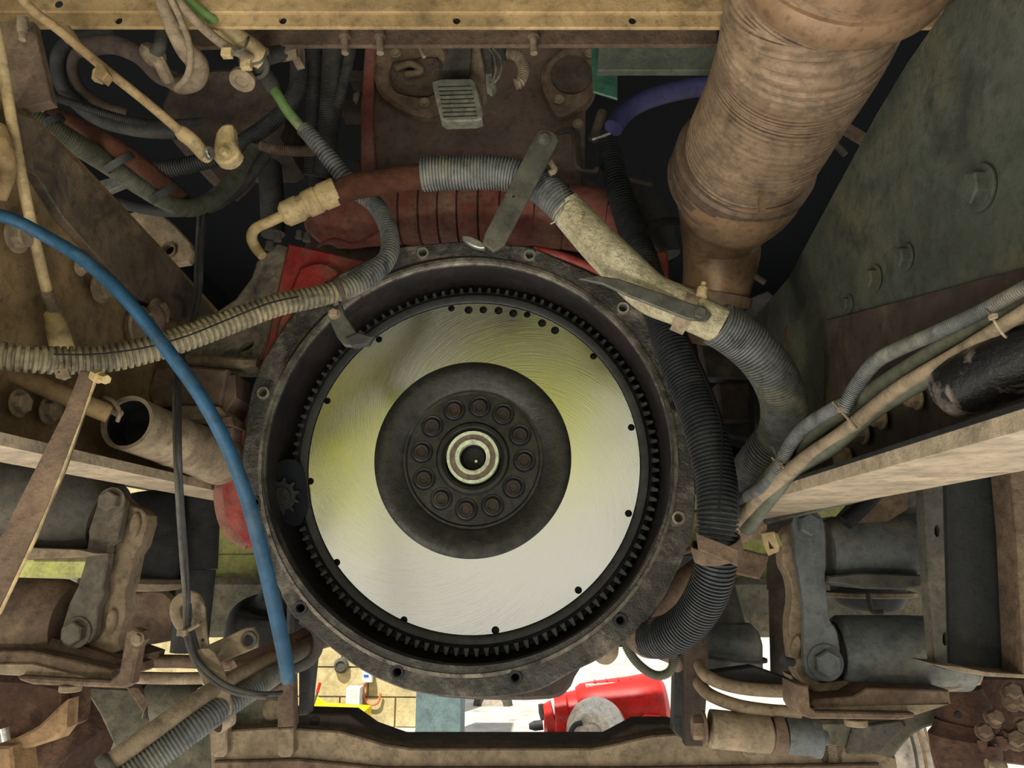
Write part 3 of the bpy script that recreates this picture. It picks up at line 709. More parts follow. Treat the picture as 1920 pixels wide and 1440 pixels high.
# ------------------------------------------------------------------ horn with slotted housing
hn = thing('slotted_sensor', 'grey plastic box with horizontal slots hanging beneath the top beam', 'sensor', P(862, 180, .78))
g = plate([(810, 152), (826, 147), (884, 146), (892, 152), (906, 212), (904, 222), (894, 226), (836, 228), (826, 222), (812, 164)], Y=.762, t=.016, bev=2.5,
          holes=[[(821 + k * .9 * 1.6, 160 + k * 8), (883 + k * 1.6, 158 + k * 8), (884 + k * 1.6, 162 + k * 8), (822 + k * .9 * 1.6, 164 + k * 8)] for k in range(8)])
part('slotted_face', g, M_plastic, hn)
part('inner_grille', plate([(822, 156), (886, 154), (896, 218), (836, 222)], Y=.775, t=.002, bev=.5), M_black, hn)
part('bracket', plate([(846, 72), (876, 62), (886, 70), (880, 150), (820, 152), (834, 110)], Y=.785, t=.01, bev=2), M_grey, hn)
part('side_disc', plate([(870, 68), (882, 64), (898, 76), (908, 120), (912, 180), (904, 188), (894, 150), (876, 140)], Y=.792, t=.012, bev=3), M_beige, hn)
part('ear', plate([(900, 84), (922, 84), (926, 130), (908, 140)], Y=.80, t=.02, bev=3), M_grey, hn)
part('ribbed_boot', hose([(938, 70, .80), (940, 120, .80)], 9, 14, (1, 5), straight=True), M_grey, hn)
cn = thing('wire_connector', 'white plastic connector with looped wires beside the slotted grey box', 'connector', P(925, 145, .77))
part('body', plate([(910, 138), (922, 134), (930, 160), (922, 170), (912, 164)], Y=.765, t=.012, bev=2, holes=[(918, 144, 1.6, 8), (919, 154, 1.6, 8)]), M_plastic, cn)
part('wire', hose([(922, 158, .763), (930, 130, .76), (926, 104, .765), (918, 92, .77)], 2.4, 8), M_plastic, cn)
part('wire', hose([(926, 156, .763), (938, 138, .76), (940, 112, .765), (924, 90, .77)], 2.4, 8), M_plastic, cn)
single('curled_hose', 'curled beige corrugated tube right of the white connector', 'hose', hose([(950, 100, .80), (970, 105, .80), (982, 128, .80), (976, 152, .80), (966, 158, .80)], 10, 16, (1, 5)), M_beige)
single('flat_strip', 'thin beige strip hanging under the brown studded bar', 'strip', plate([(772, 60), (780, 60), (798, 105), (792, 107)], Y=.76, t=.003), M_beige)
# ------------------------------------------------------------------ far crossmember and tank ahead of the axle
YT = 2.0
ocm = thing('front_beam', 'olive yellow painted beam far ahead beneath both frame rails', 'beam', P(960, 1030, YT))
part('face', plate([(-60, 925), (1900, 925), (1900, 1092), (-60, 1092)], Y=YT, t=.25, bev=2), M_olive, ocm)
part('lower_edge', plate([(60, 1040), (1900, 1040), (1900, 1046), (60, 1046)], Y=YT - .006, t=.01, bev=.6), M_olive, ocm)
single('cross_tube', 'dusty grey green casting below the olive beam', 'casting', plate([(60, 1084), (1900, 1084), (1900, 1180), (1880, 1196), (80, 1196), (60, 1180)], Y=1.94, t=.03, bev=12), M_tank)
part('side_panel', plate([(1240, 1040), (1372, 1040), (1372, 1222), (1130, 1212), (1150, 1160)], Y=1.9, t=.1, bev=2), M_dkgrey, ocm)

# ------------------------------------------------------------------ front axle and lower crossmember
lc = thing('axle_crossmember', 'brown drop centre crossmember along the bottom of the picture', 'crossmember', P(960, 1400, 1.25))
part('face', plate([(390, 1560), (396, 1440), (392, 1372), (520, 1364), (640, 1372), (720, 1396), (770, 1404), (1110, 1404), (1160, 1394), (1220, 1380), (1330, 1372), (1560, 1392), (1680, 1420), (1700, 1560)], Y=1.25, t=.04, bev=3), M_beige, lc)
part('top_flange', plate([(525, 1336), (655, 1340), (694, 1368), (750, 1388), (1136, 1388), (1192, 1358), (1262, 1358), (1300, 1372), (1300, 1412), (1150, 1418), (760, 1418), (700, 1404), (620, 1385), (525, 1380)], Y=1.28, t=.06, bev=3), M_dkbrown, lc)
part('lower_flange', plate([(400, 1428), (560, 1424), (720, 1440), (1200, 1440), (1650, 1432), (1650, 1470), (400, 1470)], Y=1.24, t=.02, bev=3), M_brown, lc)
for x in (410, 534, 1408):
    part('tab', plate([(x - 15, 1366), (x + 15, 1364), (x + 15, 1412), (x + 8, 1420), (x - 8, 1420), (x - 15, 1414)], Y=1.235, t=.02, bev=3), M_beige, lc)
part('bolt_hole', disc(P(590, 1352, 1.279), AY, R(8, 1.28), .004), M_black, lc)
lp = thing('spring_hanger', 'brown upright spring hanger left of the bright gap', 'bracket', P(550, 1280, 1.2))
part('plate', plate([(522, 1215), (548, 1190), (552, 1362), (520, 1364)], Y=1.18, t=.02, bev=2), M_brown, lp)
part('plate', plate([(560, 1180), (592, 1170), (588, 1230), (576, 1340), (560, 1342)], Y=1.22, t=.03, bev=2), M_dkgrey, lp)
part('edge', plate([(538, 1130), (546, 1130), (540, 1260), (534, 1262)], Y=1.10, t=.02, bev=1), M_dkgrey, lp)
rp = thing('spring_hanger', 'dark brown upright spring hanger right of the bright gap', 'bracket', P(1290, 1300, 1.2))
part('plate', plate([(1284, 1200), (1322, 1170), (1330, 1240), (1318, 1400), (1286, 1400)], Y=1.19, t=.03, bev=2), M_dkbrown, rp)
part('plate', plate([(1266, 1236), (1285, 1220), (1286, 1392), (1262, 1372)], Y=1.22, t=.03, bev=2), M_dkgrey, rp)

# ------------------------------------------------------------------ left suspension
YS = 1.05
single('hanger_boss', 'grey cast hanger boss above left shackle, under the rail', 'casting', hose([(-90, 945, YS, 90), (120, 952, YS, 88), (180, 962, YS, 78), (205, 970, YS, 62)], None, 32, straight=True), M_grey)
single('boss_lip', 'thin lip along the bottom of the left hanger boss', 'plate', plate([(-60, 1022), (150, 1030), (180, 1038), (120, 1046), (-60, 1050)], Y=YS - .07, t=.1, bev=1.5), M_beige)


def shackle(label, front, side, bolts, ovals, Y, mf, ms, sm=3):
    s_ = thing('spring_shackle', label, 'shackle', P(front[0][0], front[0][1], Y), )
    part('front_plate', plate(front, Y=Y, t=.014, bev=2.5, smooth=sm), mf, s_)
    part('side_plate', plate(side, Y=Y + .02, t=.03, bev=2.5, smooth=sm), ms, s_)
    for a, b_, r_ in bolts: part('bolt', hex_px(a, b_, Y, r_, h=.75), mf, s_)
    for a, b_ in ovals: part('oval_boss', plate(circ2(a, b_, 9, 20, 24, .15), Y=Y + .013, t=.01, bev=3), ms, s_)
    return s_


shackle('dusty brown left spring shackle with two plates and hex bolts', [(183, 938), (196, 923), (212, 918), (226, 926), (233, 942), (227, 977), (219, 1011), (204, 1023), (200, 1061), (192, 1098), (194, 1115), (183, 1140), (178, 1186), (167, 1204), (150, 1212), (133, 1211), (118, 1194), (117, 1172), (129, 1132), (146, 1098), (158, 1057), (166, 1007), (165, 995), (173, 969)],
        [(226, 930), (240, 945), (264, 954), (274, 966), (274, 982), (262, 1023), (250, 1040), (240, 1090), (233, 1111), (233, 1157), (219, 1202), (223, 1219), (205, 1230), (183, 1232), (137, 1214), (150, 1200), (186, 1150), (192, 1110), (198, 1060), (206, 1020), (222, 1000)],
        [(210, 940, 19), (144, 1186, 20)], [(250, 984), (206, 1165)], YS - .04, M_shk, M_beige, 0)
single('spring_eye', 'big dusty horizontal spring eye casting beside the left shackle', 'casting', hose([(-90, 1160, YS, 78), (110, 1164, YS, 76), (134, 1166, YS, 66)], None, 32, straight=True), M_brown)
single('saddle', 'thick brown saddle beneath the left spring eye', 'casting', plate([(-80, 1190), (90, 1196), (150, 1212), (225, 1238), (222, 1252), (120, 1242), (-80, 1240)], Y=YS - .04, t=.12, bev=6), M_brown)
ls = thing('spring_clamp', 'flat brown spring pad and bent hook under the left spring eye', 'clamp', P(150, 1260, 1.0))
part('pad', plate([(-80, 1218), (60, 1221), (110, 1232), (212, 1256), (214, 1272), (205, 1277), (120, 1270), (60, 1262), (-80, 1248)], Y=.98, t=.10, bev=3), M_brown, ls)
part('pad_underside', plate([(-80, 1244), (60, 1244), (170, 1272), (10, 1266), (-80, 1258)], Y=.975, t=.08, bev=2), M_beige, ls)
part('hook', plate([(236, 1184), (250, 1178), (266, 1184), (268, 1200), (258, 1215), (250, 1262), (246, 1282), (232, 1291), (60, 1284), (36, 1276), (30, 1268), (205, 1277), (222, 1262)], Y=.96, t=.018, bev=4), M_brown, ls)
part('bolt', hex_px(258, 1198, .955, 9), M_beige, ls)
part('rivet', disc(P(133, 1284, .97), (0, 0, -1), R(18, .97), .008), M_beige, ls)
lbw = thing('air_spring', 'dark round rubber air spring behind the left shackle', 'air spring', P(275, 1020, 1.25))
part('bellows', hose([(285, 925, 1.3, 40), (285, 950, 1.3, 56), (280, 1020, 1.3, 64), (272, 1085, 1.3, 56), (268, 1102, 1.3, 40)], None, 40), M_dkgrey, lbw)
part('base_ring', lathe(P(268, 1080, 1.3), (-.05, 0, -1), [(R(52, 1.3), 0), (R(70, 1.3), .003), (R(74, 1.3), .010), (R(66, 1.3), .020), (R(40, 1.3), .024)], 48), M_beige, lbw)
single('brown_casting', 'rough brown casting below the left air spring', 'casting', plate([(236, 1110), (300, 1100), (326, 1120), (330, 1200), (250, 1215), (236, 1190)], Y=1.36, t=.1, bev=7), M_brown)
lsh = thing('shock_absorber', 'dark shock absorber hanging behind the thin cables at left', 'shock absorber', P(370, 1050, 1.35))
part('cover', hose([(378, 925, 1.35, 34), (370, 1068, 1.35, 36)], None, 28), M_dkgrey, lsh)
part('body', hose([(370, 1068, 1.35, 33), (354, 1222, 1.35, 33)], None, 28), M_dkgrey, lsh)
for i, (pts_, r_, lab) in enumerate((([(236, 1240, 1.12), (340, 1240, 1.12), (430, 1244, 1.12), (500, 1236, 1.12), (560, 1216, 1.13), (620, 1200, 1.13)], 12, 'upper leaf spring left of the bright gap'), ([(236, 1270, 1.12), (340, 1272, 1.12), (440, 1268, 1.12), (520, 1256, 1.12)], 11, 'lower leaf spring left of the bright gap'))):
    single('leaf_spring', lab, 'leaf spring', hose(pts_, r_, 16), M_beige if i else M_brown, 'leaf springs at left')
single('air_tank', 'dark rounded canister behind the end of the blue line', 'canister', hose([(520, 1040, 1.44, 16), (506, 1120, 1.49, 22), (500, 1146, 1.5, 62), (496, 1190, 1.5, 72), (494, 1240, 1.5, 70)], None, 32), M_dkgrey)

# perforated hanger, plate with hole, pipes
hs = thing('perforated_strap', 'bent perforated strap clipping the diagonal pipe and loom', 'strap', P(395, 1230, .84))
part('loop', hose([(352, 1188, .845), (332, 1160, .845), (330, 1134, .845), (346, 1120, .845), (366, 1122, .845), (374, 1145, .845), (366, 1180, .845)], 5, 10, squash=2.2), M_beige, hs)
part('upper_strip', plate([(358, 1120), (374, 1120), (384, 1140), (388, 1190), (392, 1215), (376, 1220), (362, 1170)], Y=.842, t=.003, bev=1, holes=[(372, 1134, 3.4, 10), (375, 1165, 4, 10), (380, 1200, 3.6, 10)]), M_beige, hs)
part('lower_strip', plate([(352, 1226), (364, 1220), (392, 1215), (412, 1240), (428, 1290), (434, 1330), (424, 1345), (400, 1345), (392, 1310), (372, 1262)], Y=.835, t=.003, bev=1.5, smooth=2), M_beige, hs)
part('pipe_band', clampG(P(405, 1325, .86), P(428, 1311, .87), R(40, .86), R(24, .86)), M_beige, hs)
ph_ = thing('perforated_plate', 'small tab plate with one large round hole by blue line end', 'plate', P(430, 1215, .86))
part('tab', plate([(378, 1215), (458, 1178), (474, 1176), (483, 1192), (482, 1214), (460, 1224), (392, 1250), (380, 1240)], Y=.86, t=.005, bev=2, holes=[(465, 1200, 10.5, 20)]), M_beige, ph_)
part('eyelet', lathe(P(465, 1200, .857), AY, [(R(10.5, .86), 0), (R(14, .86), .0005), (R(15, .86), .003)], 24), M_grey, ph_)
part('rivet', hose([(395, 1232, .85), (405, 1226, .848), (416, 1222, .846)], 5, 10), M_beige, ph_)
dp = thing('diagonal_pipe', 'tan diagonal pipe running up from the bottom left', 'pipe', P(400, 1300, .85))
part('tube', hose([(208, 1430, .78, 19), (300, 1362, .80, 18), (386, 1302, .83, 16), (450, 1264, .87, 14), (510, 1236, .92, 13)], None, 24), M_beige, dp)
part('flared_end', hose([(190, 1445, .775, 24), (204, 1434, .778, 25), (212, 1428, .78, 20)], None, 24), M_grey, dp)
single('split_loom', 'grey split loom beside the diagonal tan pipe', 'loom', hose([(225, 1470, .78, 27), (300, 1412, .80, 25), (370, 1360, .82, 24), (430, 1318, .85, 22), (490, 1280, .89, 20), (528, 1256, .92, 17)], None, 24, (1.3, 6.5)), M_hosegrey)
for i, pts_ in enumerate(([(440, 1250, .93, 12), (500, 1222, .96, 13), (560, 1196, 1.0, 13), (610, 1180, 1.04, 13)], [(480, 1262, .93, 15), (540, 1232, .96, 16), (590, 1206, 1.0, 16), (640, 1185, 1.04, 15)], [(480, 1300, .93, 8), (510, 1292, .93, 8), (530, 1276, .95, 8), (538, 1254, .97, 8)], [(450, 1290, .92, 6), (500, 1278, .92, 6), (528, 1262, .93, 6)])):
    single('tube', ('thin brown tube above the grey split loom', 'thicker grey tube passing under the housing flange', 'small curved tube end below the blue line tip', 'thinnest curved tube between loom and blue tip')[i], 'tube', hose(pts_, None, 16), M_brown if i != 1 else M_grey)
single('pipe_clip', 'rounded wire clip holding tubes right of the blue line end', 'clip', hose([(566, 1160, .98), (592, 1182, .98), (596, 1215, .98), (580, 1240, .98), (556, 1252, .98), (548, 1256, .98)], 4, 10, squash=2.5), M_grey)
cbl = thing('cable_pair', 'two thin grey cables tied down to the perforated strap', 'cable', P(345, 900, .80))
part('cable', hose([(386, 392, .95), (378, 470, .92), (374, 545, .90), (358, 620, .86), (338, 690, .74), (336, 800, .68), (338, 900, .68), (346, 1020, .76), (352, 1110, .82), (354, 1180, .83), (370, 1236, .83), (420, 1282, .82), (480, 1300, .82), (530, 1300, .83)], 5, 10), M_dkgrey, cbl)
part('cable', hose([(374, 396, .95), (368, 500, .92), (366, 560, .90), (352, 640, .86), (330, 700, .74), (328, 820, .68), (332, 920, .68), (340, 1040, .76), (346, 1120, .82), (350, 1200, .83), (376, 1256, .83), (430, 1296, .82), (500, 1308, .82)], 4, 10), M_grey, cbl)
part('zip_tie', hose([(334, 1186, .825), (352, 1182, .822), (374, 1170, .825)], 3.5, 8), M_beige, cbl)
part('tie_head', obox(P(342, 1187, .82), .010, .006, .006), M_beige, cbl)

# wheels and hubs bottom left and right
dcl = thing('axle_casting', 'grey green cast axle arm behind the diagonal pipe', 'axle', P(300, 1360, 1.35))
part('arm', plate([(150, 1284), (240, 1288), (345, 1284), (400, 1330), (420, 1372), (420, 1470), (246, 1470), (212, 1400), (184, 1340)], Y=1.32, t=.05, bev=7), M_tank, dcl)
part('rib', plate([(232, 1286), (262, 1286), (318, 1372), (296, 1380)], Y=1.30, t=.03, bev=4), M_brown, dcl)
part('bush', hose([(286, 1315, 1.28, 12), (296, 1315, 1.28, 34), (302, 1315, 1.28, 38), (350, 1318, 1.28, 36), (372, 1320, 1.28, 30)], None, 28), M_tank, dcl)
part('block', plate([(420, 1305), (524, 1298), (524, 1366), (400, 1366)], Y=1.29, t=.08, bev=5), M_tank, dcl)
part('boss', disc(P(512, 1332, 1.285), AY, R(20, 1.28), .01, 24, .4), M_beige, dcl)
whl = thing('wheel', 'brown brake drum and pale rim at the bottom left corner', 'wheel', P(190, 1400, 1.6))
cw = P(60, 1470, 1.6)
part('drum', hose([(40, 1420, 1.62, 140), (140, 1425, 1.62, 142), (156, 1428, 1.62, 120)], None, 48), M_hub2, whl)
part('rim', plate([(208, 1345), (262, 1420), (300, 1480), (170, 1480)], Y=1.72, t=.06, bev=4), M_alu, whl)
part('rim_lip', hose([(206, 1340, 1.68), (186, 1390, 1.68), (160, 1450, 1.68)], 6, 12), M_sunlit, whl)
kp = thing('steering_knuckle', 'sunlit rusty steering knuckle casting in the bottom left corner', 'casting', P(60, 1350, 1.15))
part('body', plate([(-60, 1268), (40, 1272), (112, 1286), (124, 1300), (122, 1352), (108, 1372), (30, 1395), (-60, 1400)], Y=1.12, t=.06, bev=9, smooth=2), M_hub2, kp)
part('cap', plate([(-60, 1398), (20, 1388), (70, 1362), (112, 1322), (124, 1312), (121, 1366), (104, 1388), (60, 1402), (-60, 1424)], Y=1.10, t=.03, bev=6), M_sunlit, kp)  # sunlit lower rim of the knuckle, its light put into the colour
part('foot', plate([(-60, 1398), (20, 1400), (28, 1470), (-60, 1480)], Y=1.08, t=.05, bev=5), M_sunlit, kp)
part('bolt', sweep(W([(6, 1366, 1.07, 11), (10, 1390, 1.07, 9)]), 14), M_bright, kp)

# ------------------------------------------------------------------ right suspension
YR = 1.10
rbz = thing('hanger_boss', 'grey green cast hanger boss above right shackle, under the rail', 'casting', P(1640, 1030, YR))
part('barrel', hose([(1546, 1034, YR, 56), (1560, 1034, YR, 62), (1700, 1030, YR, 66), (1742, 1030, YR, 66)], None, 36, straight=True), M_slate, rbz)
part('web', plate([(1560, 968), (1600, 970), (1640, 925), (1740, 890), (1738, 1095), (1600, 1098), (1556, 1060)], Y=YR + .01, t=.08, bev=5), M_slate, rbz)
part('lower_lip', plate([(1552, 1092), (1600, 1098), (1620, 1104), (1690, 1106), (1738, 1098), (1736, 1078), (1610, 1074), (1556, 1080)], Y=YR - .06, t=.12, bev=3), M_grey, rbz)
part('strut', plate([(1636, 930), (1706, 905), (1702, 955), (1655, 985), (1618, 1000), (1600, 968)], Y=YR - .03, t=.03, bev=2), M_brown, rbz, 'red brown plate')
single('bent_hose', 'black bent hose under the right frame rail flange', 'hose', hose([(1644, 905, 1.05), (1636, 930, 1.05), (1610, 958, 1.05), (1585, 980, 1.05)], 14, 16), M_black)
shackle('slate grey right spring shackle with two plates and hex bolts', [(1488, 980), (1500, 965), (1520, 960), (1540, 970), (1548, 996), (1550, 1060), (1548, 1078), (1552, 1130), (1556, 1162), (1570, 1185), (1576, 1232), (1568, 1262), (1545, 1278), (1518, 1268), (1508, 1230), (1508, 1150), (1500, 1080), (1492, 1040)],
        [(1466, 1004), (1484, 982), (1494, 1000), (1494, 1040), (1508, 1066), (1512, 1140), (1504, 1180), (1514, 1245), (1530, 1276), (1545, 1283), (1516, 1284), (1492, 1260), (1480, 1180), (1486, 1120), (1480, 1082), (1468, 1056)],
        [(1514, 984, 20), (1547, 1242, 22)], [(1494, 1215)], YR - .05, M_slate, M_beige)
single('shackle_stud', 'small threaded stud left of the right shackle bottom', 'stud', sweep(W([(1468, 1238, YR - .06, 8), (1486, 1242, YR - .05, 8)]), 14), M_dkgrey)
single('spring_eye', 'big grey horizontal spring eye casting beside the right shackle', 'casting', hose([(1566, 1222, YR, 58), (1576, 1222, YR, 66), (1700, 1224, YR, 68), (1800, 1226, YR, 66)], None, 36, straight=True), M_slate)
single('eye_seal', 'dark rubber ring between the right shackle and its spring eye', 'seal', hose([(1560, 1218, YR, 50), (1578, 1219, YR, 58)], None, 36, straight=True), M_black)
single('saddle', 'thick grey brown saddle beneath the right spring eye', 'casting', plate([(1520, 1284), (1600, 1276), (1640, 1262), (1800, 1262), (1850, 1262), (1842, 1285), (1790, 1298), (1640, 1290), (1600, 1300), (1530, 1304)], Y=YR - .03, t=.12, bev=6), M_beige)
ls = thing('spring_clamp', 'flat brown spring pad and bent hook under the right spring eye', 'clamp', P(1620, 1320, 1.02))
part('pad', plate([(1525, 1312), (1600, 1306), (1626, 1290), (1780, 1294), (1784, 1320), (1730, 1326), (1640, 1324), (1530, 1330), (1520, 1322)], Y=1.02, t=.08, bev=3), M_brown, ls)
part('pad_underside', plate([(1525, 1328), (1640, 1322), (1782, 1320), (1732, 1336), (1720, 1340), (1530, 1336)], Y=1.018, t=.07, bev=1.5), M_beige, ls)
part('hook', plate([(1490, 1282), (1516, 1286), (1520, 1326), (1530, 1334), (1716, 1338), (1712, 1346), (1690, 1350), (1520, 1348), (1500, 1340), (1492, 1326)], Y=1.0, t=.05, bev=3), M_brown, ls)
part('rivet', disc(P(1604, 1348, 1.02), (0, 0, -1), R(18, 1.02), .008), M_beige, ls)
for i, pts_ in enumerate(([(1312, 1246, 1.15), (1326, 1268, 1.12), (1370, 1286, 1.1), (1430, 1294, 1.1), (1500, 1296, 1.1)], [(1310, 1280, 1.15), (1330, 1302, 1.12), (1380, 1322, 1.1), (1440, 1332, 1.1), (1500, 1336, 1.1)])):
    single('leaf_spring', ('upper curved leaf spring right of the dark hanger', 'lower curved leaf spring right of the dark hanger')[i], 'leaf spring', hose(pts_, 12, 18, squash=1.0), M_beige, 'leaf springs at right')
single('spring_leaf_top', 'flat dark leaf lying on the upper curved spring', 'leaf spring', plate([(1330, 1262), (1415, 1250), (1480, 1272), (1500, 1284), (1400, 1284), (1350, 1276)], Y=1.12, t=.03, bev=2), M_dkgrey)
bs = thing('suspension_bush', 'dusty stepped bush cylinder at the foot of the dark hanger', 'bush', P(1400, 1375, 1.1))
part('nut', hexG(P(1322, 1364, 1.1), (-1, 0, 0), .016, .014), M_brown, bs)
part('barrel', hose([(1328, 1364, 1.1, 18), (1332, 1366, 1.1, 34), (1440, 1376, 1.1, 34), (1446, 1376, 1.1, 30)], None, 32, straight=True), M_beige, bs)
part('seal', hose([(1446, 1376, 1.1, 34), (1452, 1377, 1.1, 36), (1466, 1378, 1.1, 36), (1470, 1378, 1.1, 33)], None, 32, straight=True), M_brown, bs)
part('barrel', hose([(1472, 1378, 1.1, 33), (1518, 1382, 1.1, 33), (1522, 1382, 1.1, 36), (1534, 1383, 1.1, 36), (1536, 1383, 1.1, 18), (1552, 1384, 1.1, 12)], None, 32, straight=True), M_slate, bs)
dm = thing('air_spring', 'grey domed air spring can behind the curved leaf springs', 'air spring', P(1372, 1200, 1.3))
part('dome', hose([(1372, 1164, 1.3, 12), (1372, 1168, 1.3, 34), (1373, 1184, 1.3, 48), (1374, 1204, 1.3, 53), (1374, 1285, 1.3, 54)], None, 40, straight=True), M_slate, dm)
part('neck', hose([(1362, 1090, 1.3, 14), (1362, 1120, 1.3, 22), (1366, 1168, 1.3, 30)], None, 24), M_grey, dm)
part('band', clampG(P(1374, 1232, 1.3), P(1374, 1240, 1.3), R(54, 1.3), R(5, 1.3)), M_dkgrey, dm)
rsh = thing('shock_absorber', 'dark brown shock absorber left of the right shackle', 'shock absorber', P(1465, 1100, 1.3))
part('cover', hose([(1465, 930, 1.3, 26), (1466, 1108, 1.3, 27)], None, 24), M_dkbrown, rsh)
part('body', hose([(1466, 1108, 1.3, 24), (1470, 1275, 1.3, 24)], None, 24), M_dkbrown, rsh)
rb = thing('air_spring', 'dark rubber air spring between the right boss and spring eye', 'air spring', P(1628, 1110, 1.25))
part('bellows', hose([(1628, 1080, 1.3, 60), (1628, 1110, 1.3, 66), (1628, 1136, 1.3, 54), (1628, 1146, 1.3, 30)], None, 40, straight=False), M_dkgrey, rb)
part('ring', lathe(P(1628, 1108, 1.3), (0, 0, -1), [(R(66, 1.3), 0), (R(74, 1.3), .002), (R(74, 1.3), .008), (R(66, 1.3), .010)], 48), M_beige, rb)
part('hose_stub', hose([(1628, 1112, 1.22), (1630, 1130, 1.22), (1636, 1146, 1.22), (1655, 1148, 1.22)], 5, 10), M_grey, rb)
single('filter_body', 'brown finned filter body next to the yellow clip', 'filter', hose([(1372, 1000, 1.0, 18), (1384, 996, 1.0, 24), (1400, 990, 1.0, 24), (1402, 990, 1.0, 20), (1412, 988, 1.0, 20), (1414, 988, 1.0, 26), (1426, 984, 1.0, 26)], None, 24, straight=True), M_brown)
yc = thing('spring_clip', 'yellowish metal clip with a triangular slot under the right rail', 'clip', P(1445, 1015, .98))
part('plate', plate([(1428, 1000), (1452, 996), (1462, 1026), (1460, 1034), (1442, 1042), (1432, 1020)], Y=.98, t=.004, bev=1.5, holes=[[(1440, 1012), (1452, 1028), (1443, 1030)]]), M_cream, yc)
part('bend', plate([(1450, 998), (1458, 1000), (1468, 1022), (1460, 1026)], Y=.985, t=.01, bev=1), M_olive, yc)
single('rusted_plate', 'rough dark brown plate behind the black hose clamp', 'plate', plate([(1360, 1028), (1400, 1030), (1442, 1042), (1438, 1062), (1424, 1086), (1372, 1074), (1355, 1050)], Y=1.02, t=.02, bev=3), M_brown)

# right box (fuel tank bracket / step box)
sb = thing('box_panel', 'dark slotted box panel on the far right side', 'panel', P(1830, 1080, .85))
part('front_strip', plate([(1730, 895), (1768, 885), (1778, 1255), (1756, 1248), (1742, 1100)], Y=.92, t=.02, bev=2, holes=[circ2(1757, 995, 5, 16, 12), circ2(1772, 1198, 5, 16, 13)]), M_grey, sb)
part('strip_backing', plate([(1740, 900), (1774, 890), (1782, 1250), (1758, 1244)], Y=.942, t=.006, bev=1), M_black, sb)
part('panel', plate([(1764, 888), (1896, 856), (1920, 1268), (1840, 1268), (1774, 1255)], Y=.95, t=.03, bev=2), mat('dark slate panel', (.17, .18, .18), (.34, .31, .25), .35, 4, .55), sb)
part('side_strip', plate([(1892, 855), (1990, 830), (2010, 1290), (1920, 1268), (1906, 1000)], Y=.90, t=.04, bev=2), M_brown, sb)
part('bottom_lip', plate([(1752, 1246), (1800, 1260), (1850, 1268), (2000, 1276), (2000, 1270), (1850, 1260), (1800, 1250)], Y=.90, t=.06, bev=1), M_beige, sb)
# lower right clutter
ra = thing('axle_casting', 'grey green cast arm sweeping down at the bottom right', 'axle', P(1640, 1390, 1.3))
part('arm', plate([(1530, 1352), (1650, 1346), (1740, 1322), (1790, 1316), (1802, 1340), (1780, 1356), (1736, 1366), (1700, 1392), (1670, 1436), (1650, 1480), (1500, 1480), (1520, 1400)], Y=1.25, t=.10, bev=7, smooth=2), M_tank, ra)
part('recess_rim', plate([(1600, 1364), (1690, 1350), (1700, 1362), (1650, 1412), (1592, 1414), (1588, 1404)], Y=1.242, t=.012, bev=3), M_grey, ra)
kr = thing('steering_knuckle', 'sunlit rusty kingpin housing in the bottom right corner', 'casting', P(1810, 1370, 1.2))
part('upper_barrel', hose([(1800, 1290, 1.2, 36), (1806, 1318, 1.2, 46), (1808, 1356, 1.2, 46), (1808, 1362, 1.2, 42)], None, 32, straight=True), M_hub2, kr)
part('collar', hose([(1808, 1356, 1.2, 50), (1808, 1372, 1.2, 52), (1808, 1380, 1.2, 60), (1812, 1420, 1.2, 58), (1820, 1480, 1.2, 48)], None, 32, straight=True), M_hub2, kr)
part('grease_hole', disc(P(1798, 1341, 1.138), AY, R(6, 1.14), .004), M_black, kr)
part('bolt', sweep(W([(1850, 1432, 1.12, 9), (1872, 1436, 1.12, 12), (1884, 1440, 1.12, 10)]), 12), M_beige, kr)
wr = thing('wheel', 'pale ribbed wheel rim seen at the bottom right', 'wheel', P(1700, 1410, 1.7))
part('rim', plate([(1652, 1440), (1690, 1380), (1726, 1360), (1760, 1400), (1770, 1480), (1640, 1480)], Y=1.72, t=.06, bev=5), M_alu, wr)
for i in range(3):
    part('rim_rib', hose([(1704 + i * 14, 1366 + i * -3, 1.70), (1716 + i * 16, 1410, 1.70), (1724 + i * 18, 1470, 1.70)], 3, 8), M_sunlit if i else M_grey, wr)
dr = thing('drag_link', 'dark jumble of brake linkage castings in the right corner', 'linkage', P(1880, 1330, 1.1))
rnd = random.Random(3)
for k in range(16):
    a, b_ = 1838 + rnd.random() * 90, 1282 + rnd.random() * 120; q = rnd.random() * 3
    if k % 2: part('casting_lump', hose([(a, b_, 1.14, 5), (a + 5 * math.cos(q), b_ + 5 * math.sin(q), 1.13, 9), (a + 18 * math.cos(q), b_ + 18 * math.sin(q), 1.135, 8), (a + 22 * math.cos(q), b_ + 22 * math.sin(q), 1.14, 4)], None, 8, straight=True), M_hub2, dr)
    else: part('casting_lug', hex_px(a, b_, 1.13, 9 + 4 * rnd.random(), (math.cos(q) * .5, -1, math.sin(q) * .5), 1.2), M_brown, dr)
part('plate', plate([(1832, 1270), (1950, 1272), (1950, 1440), (1870, 1430), (1850, 1340)], Y=1.22, t=.03, bev=4), M_hub2, dr)

